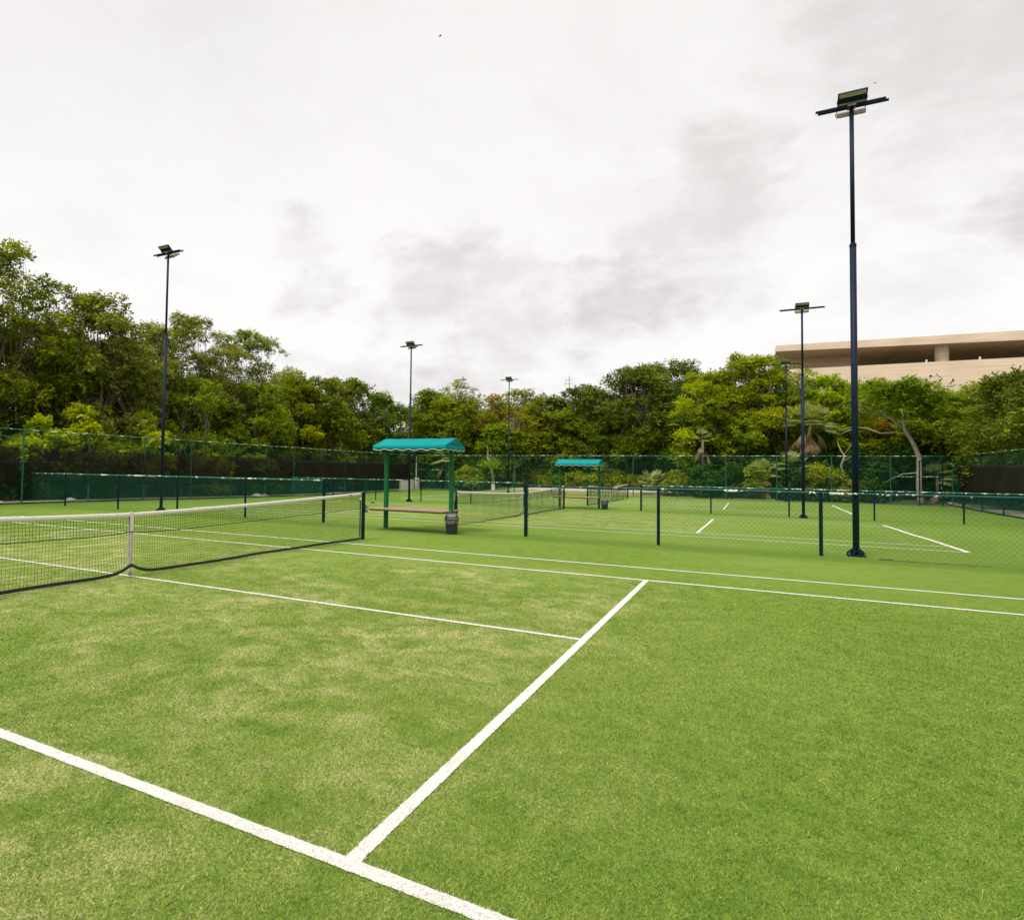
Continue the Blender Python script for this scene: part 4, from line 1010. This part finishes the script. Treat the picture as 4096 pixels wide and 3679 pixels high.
# fan palms
def fan(rng, o, d, length, blades, spread, width, droop, petiole, V, T, tint):
    d = np.array(d, float); d /= np.linalg.norm(d); up = np.array((0, 0, 1.)); s = np.cross(d, up); s /= np.linalg.norm(s) + 1e-6; n = np.cross(s, d)
    e = o + d * petiole
    V.append([o - s * .012, e - s * .012, e + s * .012, o + s * .012]); T.append(.3)
    for k in range(blades):
        a = (k / (blades - 1) - .5) * spread; bd = d * math.cos(a) + s * math.sin(a); pp = np.cross(bd, n); L2 = length * (1 - .25 * abs(k / (blades - 1) - .5) * 2) * rng.uniform(.9, 1.05)
        m1 = e + bd * L2 * .45 - up * droop * .12 * L2; m2 = e + bd * L2 * .8 - up * droop * .4 * L2; tp = e + bd * L2 * .97 - up * droop * .85 * L2
        w = width; nn = n * w * .25 * (1 if k % 2 else -1)
        V.append([e, m1 - pp * w * .5 + nn, m1 + pp * w * .5 - nn, e]); V.append([m1 - pp * w * .5 + nn, m2 - pp * w * .3, m2 + pp * w * .3, m1 + pp * w * .5 - nn]); V.append([m2 - pp * w * .3, tp, tp, m2 + pp * w * .3])
        tt = min(.89, max(0, tint + rng.uniform(-.2, .2))); T += [tt, tt, tt]
def palm(x, y, h, label, seed, nf=26, dr=None, flen=.9, dead=18, trunk=True, name='fan_palm', lean=0.0):
    rng = np.random.RandomState(seed); root = empty(name, (x, y, gz(x, y)), label, 'palm', 'fan palms behind the back fence')
    V = []; T = []; top_ = np.array((lean, 0, h))
    for i in range(nf):
        a = rng.random() * 2 * PI; el = rng.uniform(-.3, 1.5) if trunk else rng.uniform(.15, 1.4); fan(rng, top_, (math.cos(a) * math.cos(el), math.sin(a) * math.cos(el), math.sin(el)), flen, 17, 2.3, .06 * flen / .9, rng.uniform(.15, .4) if trunk else rng.uniform(.0, .12), flen * rng.uniform(.55, .9), V, T, .35 + .3 * rng.random())
    big_quads('fronds', np.array(V), L['frond'], root, np.array(T))
    if dead:
        V = []; T = []
        for i in range(dead):
            a = rng.random() * 2 * PI; el = rng.uniform(-1.45, -.35); fan(rng, top_ - np.array((0, 0, rng.uniform(.0, .7))), (math.cos(a) * math.cos(el), math.sin(a) * math.cos(el), math.sin(el)), flen * .8, 11, 1.2, .07, rng.uniform(.5, 1.2), flen * rng.uniform(.25, .7), V, T, .4)
        big_quads('dead_fronds', np.array(V), L['deadfrond'], root, np.array(T))
    if trunk: MB().tube([(0, 0, -.1), (lean * .1, .02, h * .3), (lean * .4, 0, h * .65), (lean, 0, h)], [.11, .085, .08, .09], 9).build('trunk', M['bark'], root, True)
    return root
palm(10.6, 47.6, 5.0, 'fan palm with pale fronds and hanging dead leaves between the two right-hand light poles', 1, nf=44, flen=1.15, dead=11, lean=.6)
palm(4.5, 46.8, 4.0, 'fan palm with brown drooping dead leaves under the yellow-green tree', 2, nf=9, flen=.7, dead=6)
palm(1.0, 46.9, .75, 'small bright spiky palmetto behind the back fence, right of the far shelter', 3, nf=20, flen=.85, dead=0, trunk=False)
palm(8.2, 46.5, 1.7, 'young fan palm behind the back fence left of the thin far pole', 4, nf=18, flen=.85, dead=6)
palm(10.0, 46.8, 2.2, 'fan palm low behind the back fence between the thin pole and its neighbour', 5, nf=18, flen=.8, dead=8)
palm(17.9, 47.3, 1.5, 'small fan palm by the hut in the far right corner', 6, nf=18, flen=.75, dead=2)
palm(3.1, 49.0, 5.2, 'pale fan palm head half hidden in the yellow-green tree', 7, nf=16, flen=.9, dead=4)
palm(-16.0, 47.2, 2.6, 'shaded fan palm behind the back fence next to the white pillar corner', 8, nf=20, flen=1.1, dead=6)
palm(-3.4, 50.9, 1.2, 'spiky green palmetto rising from the hedge behind the far shelter', 9, nf=16, flen=.8, dead=0, trunk=False)
palm(6.1, 46.2, .5, 'yellowish palmetto clump at the foot of the back fence, right of the brown-leaved palm', 10, nf=10, flen=.6, dead=3, trunk=False)

# far wood behind everything: one dark mass that only closes the gaps between the trunks
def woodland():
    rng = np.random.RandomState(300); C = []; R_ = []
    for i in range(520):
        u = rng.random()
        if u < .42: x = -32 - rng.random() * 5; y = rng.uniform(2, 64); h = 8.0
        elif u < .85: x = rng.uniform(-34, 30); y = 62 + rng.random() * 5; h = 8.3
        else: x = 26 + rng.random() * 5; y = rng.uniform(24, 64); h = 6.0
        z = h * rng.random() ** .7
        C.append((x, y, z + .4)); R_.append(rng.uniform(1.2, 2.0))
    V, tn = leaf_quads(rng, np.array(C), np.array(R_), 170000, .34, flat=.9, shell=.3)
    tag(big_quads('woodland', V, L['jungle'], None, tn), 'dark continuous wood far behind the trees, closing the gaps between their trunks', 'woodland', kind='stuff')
woodland()

# shrubs that can be told apart
bush(-20.4, 13.3, 4.9, 1.9, 'lime', 'large lime-green drooping bush behind the left fence, left of the light pole', 50, n=17000, leaf=.2, low=1.2)
bush(-20.3, 11.5, 4.1, 1.5, 'lime', 'lime-green bush lower left of the largest lime bush', 51, n=9000, leaf=.19, low=1.0)
bush(-20.0, 17.0, 4.8, 1.5, 'lime', 'lime-green drooping bush next to the left light pole', 52, n=12500, leaf=.19, low=.9)
bush(-20.2, 8.3, 3.6, 1.5, 'mid', 'green bush at the left picture edge above the fence rail', 53, n=8000, leaf=.17)
bush(-20.2, 21.5, 3.5, 1.6, 'yellow', 'fine-leaved yellow-green bush right of the left light pole', 54, n=12000, leaf=.11)
bush(-19.9, 25.6, 3.0, 1.6, 'mid', 'green bush above the fence rail left of the near shelter', 55, n=9000, leaf=.14)
bush(-5.3, 52.5, 6.5, 1.9, 'pale', 'pale feathery grey-green bush above the far shelter', 56, n=24000, leaf=.13, low=2.2)
bush(-1.2, 52.0, 5.75, 1.85, 'fresh', 'bright green bush right of the pale feathery one', 57, n=9500, leaf=.2, low=2.4)
bush(-13.6, 46.7, 2.3, 1.5, 'hedge', 'bright yellow-green bush behind the back fence, seen between the near shelter posts', 58, n=9000, leaf=.2, Wf=.3)
bush(7.0, 48.3, 6.8, 1.5, 'fresh', 'bright lime clump hanging in front of the tall yellow-green tree', 59, n=8000, leaf=.15, low=3.2)
bush(-9.2, 52.6, 5.6, 2.0, 'yellow', 'yellow-green bush left of the pale feathery one', 60, n=16000, leaf=.17, low=1.5)
bush(-7.2, 53.0, 4.6, 1.7, 'yellow', 'low yellow-green bush just above the far shelter roof', 61, n=11000, leaf=.17, low=1.5)

bush(4.5, 46.3, 2.7, 1.1, 'jungle', 'dark bush hiding the foot of the brown-leaved palm', 62, n=8000, leaf=.16)
bush(2.6, 46.9, 1.9, 1.0, 'hedge', 'bushy yellow-green plant between the palmetto and the brown-leaved palm', 63, n=6000, leaf=.18)
# understorey shrubs along the fences
r = random.Random(21); k = 100
for i in range(20):
    y = 3.5 + i * 2.12; x = -19.9 - r.uniform(0, .9)
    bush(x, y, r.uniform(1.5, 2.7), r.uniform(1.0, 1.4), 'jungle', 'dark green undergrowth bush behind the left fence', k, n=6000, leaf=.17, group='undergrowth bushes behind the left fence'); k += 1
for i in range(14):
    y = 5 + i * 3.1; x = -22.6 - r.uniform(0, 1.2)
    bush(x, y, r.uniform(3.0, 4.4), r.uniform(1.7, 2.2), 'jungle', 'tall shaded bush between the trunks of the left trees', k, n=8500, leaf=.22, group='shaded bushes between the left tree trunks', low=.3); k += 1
for i in range(8):
    x = 4.6 + i * 1.72
    if i == 7: x = 19.6
    bush(x, 46.6 + r.uniform(0, .5), r.uniform(2.0, 3.4), r.uniform(1.0, 1.3), 'hedge' if i in (2, 4, 5) else 'jungle', 'leafy bush behind the back fence on the right', k, n=8000, leaf=.17, group='bushes behind the right part of the back fence'); k += 1
for i in range(10):
    x = 2.6 + i * 1.95
    bush(x, 48.8 + r.uniform(0, .6), r.uniform(3.6, 5.0), r.uniform(1.4, 1.9), 'jungle', 'tall shaded bush under the right-hand trees', k, n=8500, leaf=.21, group='shaded bushes under the right-hand trees', low=.3); k += 1
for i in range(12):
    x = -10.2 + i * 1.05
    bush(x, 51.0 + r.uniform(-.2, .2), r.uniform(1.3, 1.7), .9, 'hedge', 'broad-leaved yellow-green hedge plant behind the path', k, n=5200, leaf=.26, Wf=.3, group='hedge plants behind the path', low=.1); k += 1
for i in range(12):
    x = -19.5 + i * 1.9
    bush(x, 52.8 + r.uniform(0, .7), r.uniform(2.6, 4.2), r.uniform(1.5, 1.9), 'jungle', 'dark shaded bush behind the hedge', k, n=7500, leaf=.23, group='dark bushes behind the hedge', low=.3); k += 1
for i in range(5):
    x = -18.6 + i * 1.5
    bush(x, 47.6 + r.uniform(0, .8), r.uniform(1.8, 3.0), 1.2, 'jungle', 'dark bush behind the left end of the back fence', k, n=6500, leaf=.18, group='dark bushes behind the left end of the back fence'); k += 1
for i in range(8):
    y = 24 + i * 2.9
    bush(20.9 + r.uniform(0, .6), y, r.uniform(1.6, 2.8), 1.3, 'jungle', 'dark bush behind the right side fence', k, n=6000, leaf=.17, group='dark bushes behind the right side fence'); k += 1

# rocks at the foot of the left fence
def rock(x, y, s, label, seed):
    rng = np.random.RandomState(seed); mb = MB(); rings = []
    for j in range(6):
        t = j / 5; z = s * .55 * t; rr_ = s * math.cos(t * 1.4) * (1 + .1 * rng.randn())
        rings.append([(rr_ * math.cos(a) * (1 + .14 * rng.randn()), rr_ * math.sin(a) * (1 + .14 * rng.randn()), z - .03) for a in np.linspace(0, 2 * PI, 10)[:-1]])
    mb.rings(rings); o = mb.build('rock', M['rock']); o.location = (x, y, gz(x, y) + .06); tag(o, label, 'rock', 'rocks at the foot of the left fence')
rock(-18.75, 11.9, .28, 'pale rock at the left fence foot near the second low fence post', 1)
rock(-18.7, 8.7, .22, 'small pale rock at the foot of the corner post at the left', 2)
rock(-18.8, 7.9, .34, 'flat pale rock at the left picture edge under the windscreen', 3)
rock(-18.7, 24.4, .36, 'broad heap of pale stone at the fence foot left of the near shelter', 4)
rock(-18.7, 25.1, .25, 'smaller pale stone beside the broad heap left of the near shelter', 5)

# birds
def bird(loc, label, rz, s=1.0):
    m = MB(); m.tube([(-.16, 0, 0), (-.08, 0, .01), (0, 0, 0), (.1, 0, .01), (.16, 0, .02)], [.01, .035, .04, .03, .008], 8)
    for sg in (-1, 1): m.add([(-.05, sg * .02, .01), (.07, sg * .02, .02), (.05, sg * .2, .09), (-.04, sg * .34, .04), (-.06, sg * .2, .07)], [(0, 1, 2, 4), (4, 2, 3)])
    m.add([(-.15, -.015, 0), (-.27, -.05, .0), (-.27, .05, .0), (-.15, .015, 0)], [(0, 1, 2, 3)])
    o = m.build('bird', M['bird']); o.location = loc; o.rotation_euler = (.3, 0, rz); o.scale = (s, s, s); tag(o, label, 'bird', 'birds in the sky')
bird((-13.3, 38.41, 35.56), 'tiny bird high in the sky near the top centre', .4, .8)
bird((-21.59, 16.04, 10.66), 'tiny bird beside the second treetop on the left', 1.2, .5)
bird((9.8, 8.8, 9.1), 'tiny bird just right of the lamps on the nearest pole', 2.0, .12)
